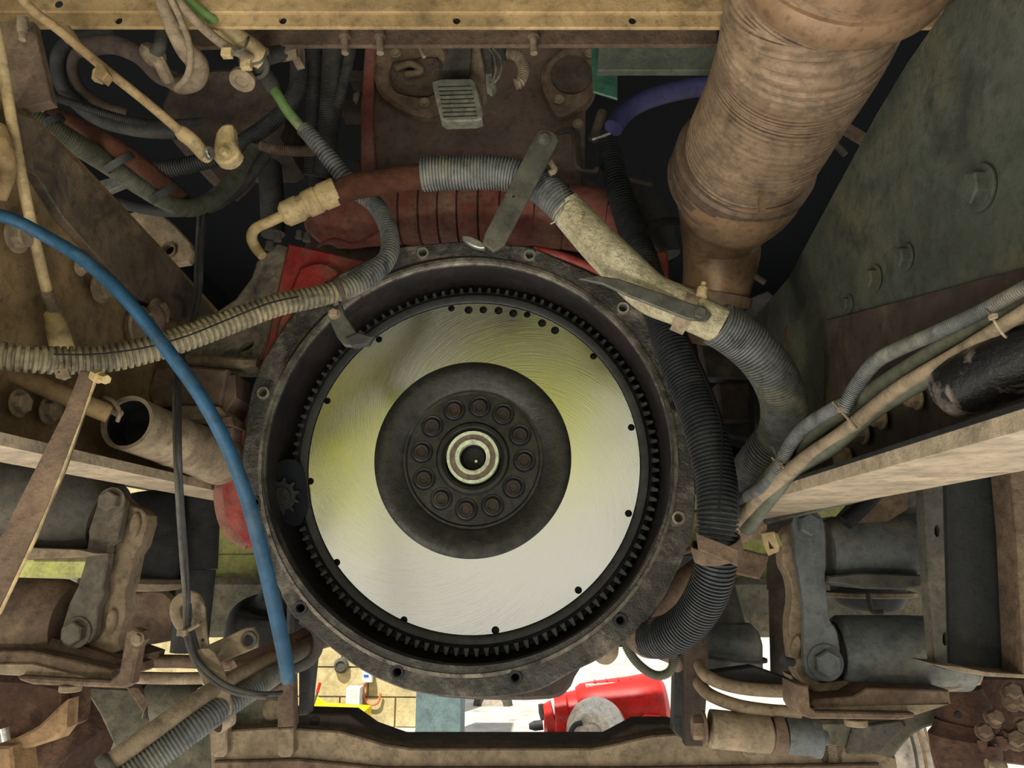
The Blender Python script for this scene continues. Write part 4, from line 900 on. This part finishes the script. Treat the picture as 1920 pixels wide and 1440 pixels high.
# beneath the housing on the right
single('breather_tube', 'thin greenish ribbed tube drooping below the housing on the right', 'tube', hose([(1166, 1180, 1.0), (1176, 1215, 1.0), (1198, 1246, 1.0), (1228, 1266, 1.0), (1252, 1262, 1.0), (1262, 1246, 1.0), (1262, 1225, 1.0)], 8, 14, (.6, 3)), M_dust_green)
single('drain_bulb', 'beige rounded bulb hanging below the housing flange', 'bulb', hose([(1134, 1150, 1.05, 26), (1134, 1215, 1.05, 26), (1134, 1232, 1.05, 22), (1134, 1243, 1.05, 12), (1134, 1246, 1.05, 3)], None, 28, n=4), M_beige)
single('diagonal_tube', 'thick brown tube behind the lower end of the black hose', 'tube', hose([(1310, 1070, 1.12), (1260, 1110, 1.08), (1210, 1160, 1.04), (1186, 1190, 1.02)], 24, 22), M_brown)
single('thin_rod', 'thin brown rod above the lower curve of the black hose', 'rod', hose([(1312, 1024, .95), (1270, 1040, .95), (1225, 1062, .95)], 5, 10), M_brown)
single('pipe_end', 'small brown pipe end below the black hose curve', 'pipe', hose([(1240, 1226, 1.05), (1262, 1236, 1.06), (1270, 1250, 1.08)], 11, 14), M_brown)

# ------------------------------------------------------------------ right loom bundle
def YXf(px_, py_, X): return PX(px_, py_, X).y
def hx(pts, X0, X1, r, **k):
    n_ = len(pts) - 1
    return hose([(a, b_, YXf(a, b_, X0 + (X1 - X0) * i / n_)) for i, (a, b_) in enumerate(pts)], r, **k)


lbn = thing('loom_bundle', 'bundle of looms and hoses tied along the right frame rail', 'loom bundle', P(1600, 760, .72))
part('corrugated_loom', hx([(1375, 945), (1420, 922), (1452, 890), (1480, 836), (1510, 800), (1560, 768), (1584, 758)], .212, .235, 11, ridge=(1.2, 4.5), seg=18), M_hosegrey, lbn)
part('corrugated_loom', hx([(1582, 770), (1602, 730), (1640, 680), (1690, 652), (1760, 622), (1840, 584), (1960, 520)], .235, .265, 13, ridge=(1.0, 4.2), seg=18), M_hosegrey, lbn)
part('green_grey_hose', hx([(1372, 960), (1430, 910), (1500, 830), (1590, 764), (1700, 690), (1830, 610), (1960, 545)], .218, .275, 15, seg=18), M_dust_green, lbn)
part('brown_hose', hx([(1380, 985), (1440, 920), (1510, 860), (1580, 812), (1680, 732), (1800, 660), (1960, 560)], .214, .262, 14, seg=18), M_beige, lbn)
part('grey_hose', hx([(1400, 990), (1480, 890), (1560, 838), (1640, 770), (1740, 710), (1850, 640), (1960, 570)], .222, .27, 15, seg=18), M_dust_green, lbn)
for (a, b_, c_, d_) in ((1566, 758, 1600, 796), (1452, 862, 1478, 884), (1852, 584, 1880, 626)):
    y0 = YXf((a + c_) / 2, (b_ + d_) / 2, .222) - .006
    part('zip_tie', hose([(a - 4, b_ - 4, y0 + .012), (a + 8, b_ + 8, y0), ((a + c_) / 2, (b_ + d_) / 2, y0 - .006), (c_, d_, y0), (c_ + 6, d_ + 6, y0 + .012)], 2.6, 8), M_beige, lbn)
    part('tie_head', obox(P(a + 10, b_ + 10, y0 - .006), .005 * y0 / .8, .004, .005 * y0 / .8), M_beige, lbn)
part('tie_tail', hose([(1448, 838, .80), (1462, 868, .80)], 2, 6), M_plastic, lbn)
M_scr = mat('scuffed black cylinder', (.07, .07, .075), (.14, .13, .13), .5, 12, .4, spots=(.50, .45, .42), spot_amt=.58)
single('black_cylinder', 'out of focus scuffed black cylinder entering from the right edge', 'cylinder', hose([(1768, 742, .45, 30), (1780, 738, .45, 48), (1800, 728, .45, 56), (1830, 714, .44, 60), (1900, 682, .42, 64), (2000, 640, .40, 72)], None, 36), M_scr)
# brackets behind
single('rail_arm', 'dark vertical arm against the right frame rail', 'arm', plate([(1478, 608), (1494, 592), (1524, 594), (1540, 612), (1540, 650), (1524, 680), (1520, 820), (1488, 850), (1496, 690), (1480, 650)], Y=.98, t=.02, bev=4, smooth=2), M_brown)
rbx = thing('cross_bracket', 'dark brown boxed bracket behind the thick grey conduit', 'bracket', P(1380, 720, 1.1))
part('shelf', plate([(1310, 615), (1400, 668), (1410, 712), (1325, 708)], Y=1.12, t=.03, bev=2), M_grey, rbx)
part('box', plate([(1345, 718), (1408, 716), (1408, 790), (1352, 790)], Y=1.12, t=.08, bev=4), M_dkbrown, rbx)
part('bar', plate([(1345, 790), (1408, 793), (1408, 822), (1350, 812)], Y=1.14, t=.03, bev=2), M_dkgrey, rbx)
part('lower_box', plate([(1352, 830), (1405, 845), (1400, 920), (1370, 930)], Y=1.16, t=.03, bev=2), M_shade, rbx)
single('dark_bracket', 'dark plate bridging exhaust and right rail', 'plate', plate([(1390, 565), (1440, 545), (1490, 590), (1400, 640)], Y=1.15, t=.02, bev=2), M_dkgrey)

# ------------------------------------------------------------------ left side lines and rods
single('blue_air_line', 'blue air line arching down across the left side', 'hose', hose([(-60, 388, .52, 12), (20, 410, .52, 12), (80, 440, .53, 12), (150, 482, .54, 12.5), (215, 538, .55, 12.5), (270, 600, .56, 12.5), (330, 678, .57, 13), (380, 750, .58, 13), (425, 835, .60, 13), (462, 930, .62, 13.5), (492, 1040, .64, 14), (515, 1140, .66, 14), (530, 1210, .67, 14), (542, 1278, .68, 13)], None, 24), M_blue)
sr = thing('shift_rod', 'tan diagonal control rod with a ball joint in the upper left', 'rod', P(230, 150, .65))
part('rod', hose([(30, -20, .55), (60, 18, .56), (110, 56, .58), (200, 132, .62), (280, 196, .66), (342, 250, .70)], 9, 16), M_tan, sr)
part('socket', hose([(336, 246, .70, 10), (342, 250, .70, 14), (362, 266, .71, 14), (384, 292, .72, 12), (388, 298, .72, 8)], None, 18), M_cream, sr)
part('ball', disc(P(388, 288, .71), (1, -.3, 0), R(13, .72), .006), M_bright, sr)
part('ball_arm', plate([(404, 248), (414, 234), (434, 232), (438, 262), (448, 282), (440, 298), (424, 306), (404, 302), (398, 284)], Y=.73, t=.014, bev=4, smooth=2), M_cream, sr)
part('ball_nut', hex_px(422, 288, .73, 9, h=1.2), M_cream, sr)
for (a, b_) in ((126, 60), (190, 132)):
    part('clip', plate([(a - 10, b_ - 12), (a + 2, b_ - 14), (a + 12, b_ + 4), (a + 2, b_ + 18), (a - 14, b_ + 8)], Y=.60, t=.01, bev=2), M_tan, sr)
single('clip_strap', 'cream strap end hanging from the tan control rod', 'clip', plate([(172, 130), (182, 120), (192, 136), (186, 152), (170, 146)], Y=.615, t=.006, bev=2), M_cream)
tr = thing('throttle_rod', 'cream threaded rod standing along the left picture edge', 'rod', P(70, 400, .52))
part('rod', hose([(-12, 40, .54), (4, 120, .55), (24, 240, .57), (48, 370, .60), (72, 480, .63), (88, 545, .65)], 10, 16), M_cream, tr)
part('thread', hose([(86, 540, .65), (104, 600, .66)], 11, 18, (.8, 3), straight=True), M_beige, tr)
part('socket', hose([(98, 588, .66, 15), (104, 604, .66, 16), (105, 607, .66, 19), (116, 650, .67, 21), (124, 690, .68, 21)], None, 22, straight=True), M_cream, tr)
single('rod_lug', 'small ochre casting behind the cream threaded rod', 'casting', hose([(-6, 240, .56, 16), (8, 290, .56, 18), (14, 330, .57, 13), (0, 370, .58, 12)], None, 16), M_tan)
st_ = thing('flat_strap', 'flat worn steel strap leaning from the bolt to lower left', 'strap', P(90, 920, .6))
part('bar', plate([(150, 694), (180, 698), (170, 730), (120, 880), (62, 1010), (10, 1120), (-60, 1250), (-80, 1120), (4, 1000), (80, 850), (120, 770)], Y=.58, t=.004, bev=1.5), M_brown, st_)
part('edge_flange', plate([(180, 698), (184, 702), (66, 1012), (0, 1150), (-10, 1160), (10, 1120), (62, 1010), (120, 880), (170, 730)], Y=.579, t=.002, bev=.3), M_cream, st_)
part('bolt', sweep(W([(178, 704, .575, 12), (188, 708, .57, 12), (189, 708, .57, 9), (200, 712, .565, 9)]), 6), M_cream, st_)
single('small_tab', 'small tab with a hole hanging below the corrugated loom', 'tab', plate([(100, 692), (126, 690), (130, 706), (118, 712), (104, 708)], Y=.60, t=.003, bev=1, holes=[(110, 697, 2.4, 8)]), M_beige)
single('olive_pipe', 'olive tan pipe sloping down to the open canister', 'pipe', hose([(-60, 672, .62), (0, 694, .64), (60, 716, .66), (130, 746, .68), (206, 776, .70)], 18, 20), M_tan)
single('dark_loom', 'dark corrugated loom below the olive tan pipe', 'loom', hose([(40, 700, .74), (120, 730, .76), (180, 760, .79), (230, 800, .83)], 15, 18, (1, 5)), M_dkgrey)
oc = thing('open_canister', 'dusty beige open ended canister left of the red housing', 'canister', P(320, 820, .9))
A_ = P(238, 792, .72); B_ = P(440, 872, .95); ax = (B_ - A_); Ln = ax.length; r_ = R(52, .72)
part('shell', lathe(A_, ax, [(r_ * .80, .06), (r_ * .86, .0), (r_, 0), (r_, Ln * .33), (r_ * 1.04, Ln * .34), (r_ * 1.04, Ln * .37), (r_ * 1.0, Ln * .38), (r_ * 1.15, Ln * .8), (r_ * 1.1, Ln)], 44), M_beige, oc)
part('inner', lathe(A_, ax, [(.0001, .03), (r_ * .80, .03), (r_ * .845, .004)], 32), M_black, oc)  # dark of the open end put into black colour
part('clamp_lug', obox(A_ + ax * .36 + Vector((.0, -r_ * .85, r_ * .6)), .010, .012, .012), M_beige, oc)
part('hose_clip', hose([(196, 745, .70), (212, 752, .695), (224, 772, .695), (220, 790, .70)], 4, 10), M_beige, oc)
part('stub', hose([(196, 760, .71), (210, 768, .705), (224, 776, .70)], 8, 12), M_beige, oc)
vb = thing('valve_block', 'dusty brown angular block stacked above the open canister', 'block', P(360, 720, .98))
part('upper_block', plate([(290, 690), (330, 684), (425, 692), (412, 760), (330, 760), (288, 762), (275, 738)], Y=.88, t=.05, bev=4), M_brown, vb)
part('side_block', plate([(425, 700), (440, 702), (442, 745), (420, 776), (402, 758)], Y=.89, t=.05, bev=3), M_brown, vb)
part('step', plate([(336, 760), (410, 762), (424, 778), (420, 790), (340, 788)], Y=.875, t=.05, bev=2), M_beige, vb)
part('step', plate([(345, 788), (432, 780), (438, 798), (380, 796)], Y=.87, t=.05, bev=2), M_brown, vb)
part('lower_block', plate([(390, 798), (436, 800), (434, 824), (394, 822)], Y=.88, t=.04, bev=3), M_brown, vb)
single('coil_stub', 'small ribbed fitting behind the blue line', 'fitting', hose([(404, 820, .97), (412, 866, .99)], 12, 16, (1.5, 5), straight=True), M_brown)
lbp = thing('lobed_boss', 'rounded brown lobed bolt boss behind the blue air line', 'boss', P(270, 610, .95))
part('lobe', hose([(255, 580, .82, 16), (262, 610, .82, 30), (262, 650, .83, 26)], None, 20), M_brown, lbp)
part('lobe', hose([(288, 575, .83, 12), (292, 600, .83, 18), (288, 625, .83, 12)], None, 18), M_brown, lbp)

# upper left hoses, looms
def H_(name, label, cat, pts, r, m_, ridge=None, **k): return single(name, label, cat, hose(pts, r, k.pop('seg', 20), ridge, **k), m_)


H_('rust_pipe', 'rust brown pipe running above the dark corrugated loom', 'pipe', [(10, 176, .72, 16), (80, 208, .74, 16), (140, 232, .76, 15), (220, 278, .77, 17), (300, 338, .82, 16), (345, 370, .9, 12)], None, M_rust)
H_('large_loom', 'dark green grey corrugated loom across the upper left', 'loom', [(10, 190, .68, 20), (70, 226, .70, 21), (130, 262, .73, 20), (200, 306, .78, 19), (260, 346, .82, 18), (310, 376, .86, 17), (352, 390, .89, 16), (392, 378, .92, 15), (430, 348, .95, 15), (460, 312, .97, 15), (480, 280, .98, 14)], None, M_dust_green, (1.1, 5))
H_('tan_hose_end', 'tan wrapped hose end at the upper left edge', 'hose', [(-30, 156, .66, 14), (20, 168, .67, 16), (60, 188, .69, 17), (88, 206, .70, 17)], None, M_tan)
bcl = thing('pipe_clamps', 'pair of dark clamps round loom and rust pipe', 'clamp', P(230, 290, .78))
for (a, b_, Y_) in ((225, 305, .775), (308, 362, .84), (92, 232, .71)):
    q = P(a, b_, Y_); part('band', clampG(q, q + Vector((.02, .025, -.03)), R(30, Y_), R(14, Y_)), M_dkgrey, bcl)
H_('coil_hose', 'dark looping hose coiled at the top left', 'hose', [(210, 62, .95), (150, 70, .93), (112, 100, .92), (112, 150, .93), (140, 190, .95), (190, 226, .97), (260, 244, .99), (330, 248, 1.0)], 13, M_dkgrey)
H_('coil_hose', 'inner dark hose nested in the coiled loop top left', 'hose', [(250, 100, .95), (190, 84, .93), (148, 96, .92), (136, 130, .93), (154, 170, .95), (200, 200, .97), (240, 214, .98)], 10, M_dkbrown)
H_('brown_hose', 'thick brown hose under the tan control rod', 'hose', [(150, 90, .88), (210, 84, .87), (262, 104, .86), (300, 140, .86), (330, 150, .87)], 17, M_dkbrown)
H_('thin_loom', 'thin dark loom running under the coiled hoses', 'loom', [(95, 180, .92), (150, 198, .92), (230, 222, .94), (300, 232, .97), (380, 228, 1.0)], 7, M_dkgrey, (.8, 3.5))
H_('taped_loop', 'tan taped hose looping down under the top crossmember', 'hose', [(300, -10, .60, 12), (318, 40, .62, 14), (346, 90, .65, 18), (370, 120, .68, 20), (366, 150, .70, 18), (340, 160, .71, 16), (318, 150, .72, 14)], None, M_beige)
H_('tape_wire', 'thin tan cable beside the taped loop', 'cable', [(316, -10, .59), (340, 40, .61), (356, 90, .64), (352, 140, .67), (330, 166, .69)], 6, M_beige)
hp = thing('hooked_pipe', 'grey hooked pipe with hex fitting beside the taped loop', 'pipe', P(290, 90, .66))
part('tube', hose([(304, 20, .66), (304, 60, .66), (298, 90, .66), (286, 106, .67)], 12, 18), M_grey, hp)
part('hex_fitting', hose([(272, 92, .67, 14), (284, 100, .67, 19), (296, 112, .67, 19), (300, 118, .67, 12), (316, 150, .69, 12)], None, 8, straight=True), M_beige, hp)
gc = thing('cable_gland', 'cream sleeve with green and red cables at the top', 'cable sleeve', P(450, 80, .66))
part('sleeve', hose([(408, 44, .64, 14), (414, 50, .64, 22), (440, 72, .65, 24), (470, 94, .67, 25), (494, 112, .68, 20)], None, 24, straight=True), M_cream, gc)
part('green_cable', hose([(338, -12, .61), (376, 22, .62), (412, 48, .63)], 11, 14), M_green, gc)
part('red_cable', hose([(380, -12, .62), (396, 12, .625), (414, 32, .63)], 6, 12), M_gearbox, gc)
part('tan_cable', hose([(326, -8, .60), (368, 40, .61), (420, 84, .63), (470, 108, .66)], 9, 12), M_beige, gc)
for (a, b_) in ((430, 96), (466, 118)):
    part('zip_tie', hose([(a - 14, b_ + 6, .635), (a, b_ + 4, .63), (a + 26, b_ - 4, .635), (a + 36, b_ - 26, .65)], 2.6, 8), M_plastic, gc)
    part('tie_head', obox(P(a - 4, b_ + 4, .625), .010, .007, .008), M_cream, gc)
rm = thing('round_mount', 'round grey mount below the cream cable sleeve', 'mount', P(470, 130, .72))
part('disc', lathe(P(478, 118, .70), (0, -.7, -.7), [(.0001, 0), (R(32, .7), 0), (R(32, .7), .004), (R(24, .7), .006)], 32), M_grey, rm)
part('button', lathe(P(456, 146, .70), (0, -.4, -1), [(R(26, .7), 0), (R(26, .7), .006), (R(14, .7), .008), (R(12, .7), .006), (.0001, .006)], 32), M_beige, rm)
uf = thing('union_fitting', 'grey green union fitting with hex nut under the top beam', 'fitting', P(530, 100, .74))
part('tube', hose([(502, 106, .74), (532, 98, .75)], 15, 18), M_dkgrey, uf)
part('nut', hose([(528, 99, .75, 19), (548, 94, .755, 19)], None, 6, straight=True), M_beige, uf)
part('end_block', plate([(545, 78), (562, 74), (562, 108), (548, 112)], Y=.76, t=.02, bev=2), M_beige, uf)
for i, (pts_, rr_, lab) in enumerate((([(592, 80, 1.0), (590, 160, 1.0), (588, 260, 1.02), (584, 330, 1.04)], 14, 'leftmost dark upright loom beside the engine'), ([(626, 80, .98), (622, 160, .98), (616, 240, 1.0), (604, 330, 1.04)], 19, 'thickest dark upright loom beside the engine'), ([(660, 80, .97), (648, 140, .97), (634, 190, .98), (620, 215, 1.0)], 9, 'thinnest dark upright loom beside the engine'))):
    H_('upright_loom', lab, 'loom', pts_, rr_, M_dkgrey, (1, 4.5))
H_('grey_pipe', 'dark pipe dropping behind the cream elbow', 'pipe', [(500, 290, 1.2), (508, 340, 1.2), (512, 440, 1.2)], 22, M_dkgrey)
H_('grey_pipe', 'dark flat pipe behind the diagonal upper loom', 'pipe', [(594, 300, 1.15), (596, 380, 1.15), (590, 440, 1.15)], 16, M_dkgrey)
H_('short_loom', 'short brown corrugated loom left of the diagonal upper loom', 'loom', [(486, 272, .93), (520, 280, .94), (560, 284, .95), (590, 282, .96)], 9, M_brown, (1, 4))
H_('diagonal_hose', 'dark diagonal hose from the mount to the loom joint', 'hose', [(560, 110, .98), (556, 170, .98), (520, 220, .99), (450, 270, 1.0), (390, 300, 1.0), (300, 318, 1.0), (240, 312, 1.0)], 15, M_dkgrey, (1, 5))
H_('diagonal_hose', 'second dark hose below the diagonal hose', 'hose', [(500, 290, .97), (470, 330, .97), (430, 370, .97), (380, 392, .96), (300, 396, .95), (210, 378, .92)], 10, M_dkgrey)
single('gear_casting', 'dark brown casting in the shade behind the control rod', 'casting', plate([(330, 130), (470, 120), (520, 150), (530, 230), (500, 262), (420, 262), (380, 300), (320, 260), (300, 190)], Y=1.12, t=.15, bev=12, smooth=2), M_dkbrown)
single('bright_bracket', 'pale bent bracket in the gap below the large loom', 'bracket', plate([(172, 342), (228, 326), (240, 344), (200, 360)], Y=1.0, t=.01, bev=2), M_slate)
hl = thing('hanger_plate', 'tan rounded hanger plate with a hole behind the left rail', 'plate', P(300, 440, 1.0))
part('plate', plate([(222, 402), (260, 394), (305, 402), (330, 424), (358, 456), (364, 476), (354, 492), (328, 496), (300, 488), (262, 460)], Y=1.03, t=.012, bev=3, holes=[circ2(316, 468, 11, 16)]), M_beige, hl)
part('bush', lathe(P(316, 468, 1.026), AY, [(R(11, 1.03), .002), (R(12, 1.03), -.002), (R(15, 1.03), -.002), (R(16, 1.03), .004)], 24), M_brown, hl)
part('backing', disc(P(316, 468, 1.044), AY, R(12, 1.03), .003), M_black, hl)

# ------------------------------------------------------------------ things in the yard beyond the gap
YG = 4.3
gb = thing('gearbox', 'bright red gearbox standing in the daylight beyond the gap', 'gearbox', P(1140, 1330, YG))
part('main_case', hose([(1086, 1336, YG, 44), (1092, 1335, YG, 50), (1130, 1332, YG, 53), (1190, 1328, YG, 57), (1228, 1324, YG, 60), (1240, 1323, YG, 56), (1250, 1322, YG, 40)], None, 40, straight=True), M_gearbox, gb)
part('front_case', hose([(1040, 1346, YG, 40), (1044, 1346, YG, 44), (1066, 1342, YG, 46), (1068, 1342, YG, 42), (1086, 1340, YG, 44)], None, 12, straight=True), M_gearbox, gb)
part('input_cover', hose([(1020, 1352, YG, 20), (1024, 1352, YG, 30), (1040, 1348, YG, 34)], None, 10, straight=True), M_gearbox, gb)
for k in range(6):
    part('case_rib', plate([(1110 + k * 22, 1288 - k * 2), (1116 + k * 22, 1276 - k * 2), (1122 + k * 22, 1288 - k * 2)], Y=YG - .05, t=.06, bev=.6), M_gearbox, gb)
part('top_cover', plate([(1098, 1284), (1240, 1272), (1240, 1280), (1098, 1292)], Y=YG - .06, t=.14, bev=1), M_alu, gb)
part('mount_pad', plate([(1200, 1350), (1208, 1340), (1238, 1342), (1244, 1356), (1240, 1362), (1202, 1362)], Y=YG - .20, t=.03, bev=1.5), M_gearbox, gb)
part('plate', plate([(1212, 1348), (1230, 1348), (1230, 1354), (1212, 1354)], Y=YG - .204, t=.004, bev=.4), M_alu, gb)
part('sensor', hose([(992, 1362, YG, 5), (1002, 1361, YG, 9), (1018, 1359, YG, 9)], None, 12, straight=True), M_dkgrey, gb)
part('sensor', hose([(1014, 1320, YG, 5), (1016, 1336, YG, 6), (1018, 1350, YG, 4)], None, 12, straight=True), M_dkgrey, gb)
gp = P(1140, 1400, YG)
part('stand', box((gp.x - .28, YG - .15, 0), (gp.x + .33, YG + .15, gp.z)), M_dkgrey, gb)
ac = thing('clutch_cover', 'pale aluminium bell shaped unit in front of the red gearbox', 'clutch housing', P(1105, 1370, 3.9))
c = P(1110, 1376, 3.85)
part('bell', lathe(c, (.25, 1, 0), [(.0001, -.05), (R(18, 3.85), -.05), (R(20, 3.85), -.02), (R(34, 3.85), -.015), (R(38, 3.85), .02), (R(48, 3.85), .06), (R(50, 3.85), .14), (R(40, 3.85), .16)], 40), M_alu, ac)
part('dark_hose', hose([(1072, 1395, 3.8), (1070, 1375, 3.8), (1078, 1360, 3.8), (1092, 1355, 3.8)], 5, 12), M_dkgrey, ac)
part('stand', box((c.x - .10, 3.86, 0), (c.x + .10, 4.0, c.z)), M_dkgrey, ac)
pp = P(826, 1300, 5.0); hw = R(37, 5.0)
single('steel_post', 'grey green square steel post beyond the gap', 'post', box((pp.x - hw, 4.9, 0), (pp.x + hw, 4.9 + 2 * hw, 1.1)), M_teal)
pw = P(925, 1322, 6.5)
vt = thing('vehicle_wheel', 'small pale grey wheel of a distant vehicle beyond the gap', 'wheel', pw)
part('tyre', disc(pw + Vector((0, 0, .0)), (0, -1, 0), .16, .1, 32, .3), M_grey, vt)
part('rim', disc(pw + Vector((0, -.1, 0)), (0, -1, 0), .09, .01, 24), M_alu, vt)
jl = thing('trolley_jack', 'yellow trolley jack with red lever by the block wall', 'jack', P(600, 1345, 5.2))
part('chassis', plate([(560, 1330), (575, 1318), (590, 1330), (680, 1336), (680, 1390), (560, 1390)], Y=5.2, t=.25, bev=1), M_yellow, jl)
part('lever', hose([(585, 1330, 5.2), (596, 1296, 5.2)], 2, 8), M_grey, jl)
part('grip', hose([(595, 1298, 5.2), (600, 1280, 5.2)], 3, 8), M_gearbox, jl)
sd = thing('wall_dispenser', 'small white dispenser with blue print on the block wall', 'dispenser', P(687, 1270, 5.55))
part('body', plate([(679, 1258), (697, 1258), (697, 1280), (679, 1280)], Y=5.53, t=.05, bev=1), M_white, sd)
part('print', plate([(682, 1265), (691, 1265), (691, 1270), (682, 1270)], Y=5.528, t=.002, bev=.2), M_signblue, sd)
single('white_canister', 'white canister standing below the wall dispenser', 'canister', box((P(644, 1300, 5.4).x, 5.47, 0), (P(670, 1300, 5.4).x, 5.57, P(650, 1293, 5.4).z)), M_white)
single('orange_hose', 'orange hose loop hanging on the block wall', 'hose', hose([(684, 1282, 5.57), (682, 1305, 5.57), (692, 1320, 5.57), (708, 1318, 5.57), (714, 1300, 5.57)], 2.2, 8), M_orange)
vc = P(640, 1248, 5.58)
single('wall_socket', 'round grey fitting high on the block wall', 'fitting', lathe(vc, (0, -1, 0), [(.0001, .02), (.03, .02), (.035, .03), (.05, .02), (.055, 0)], 24), M_grey)
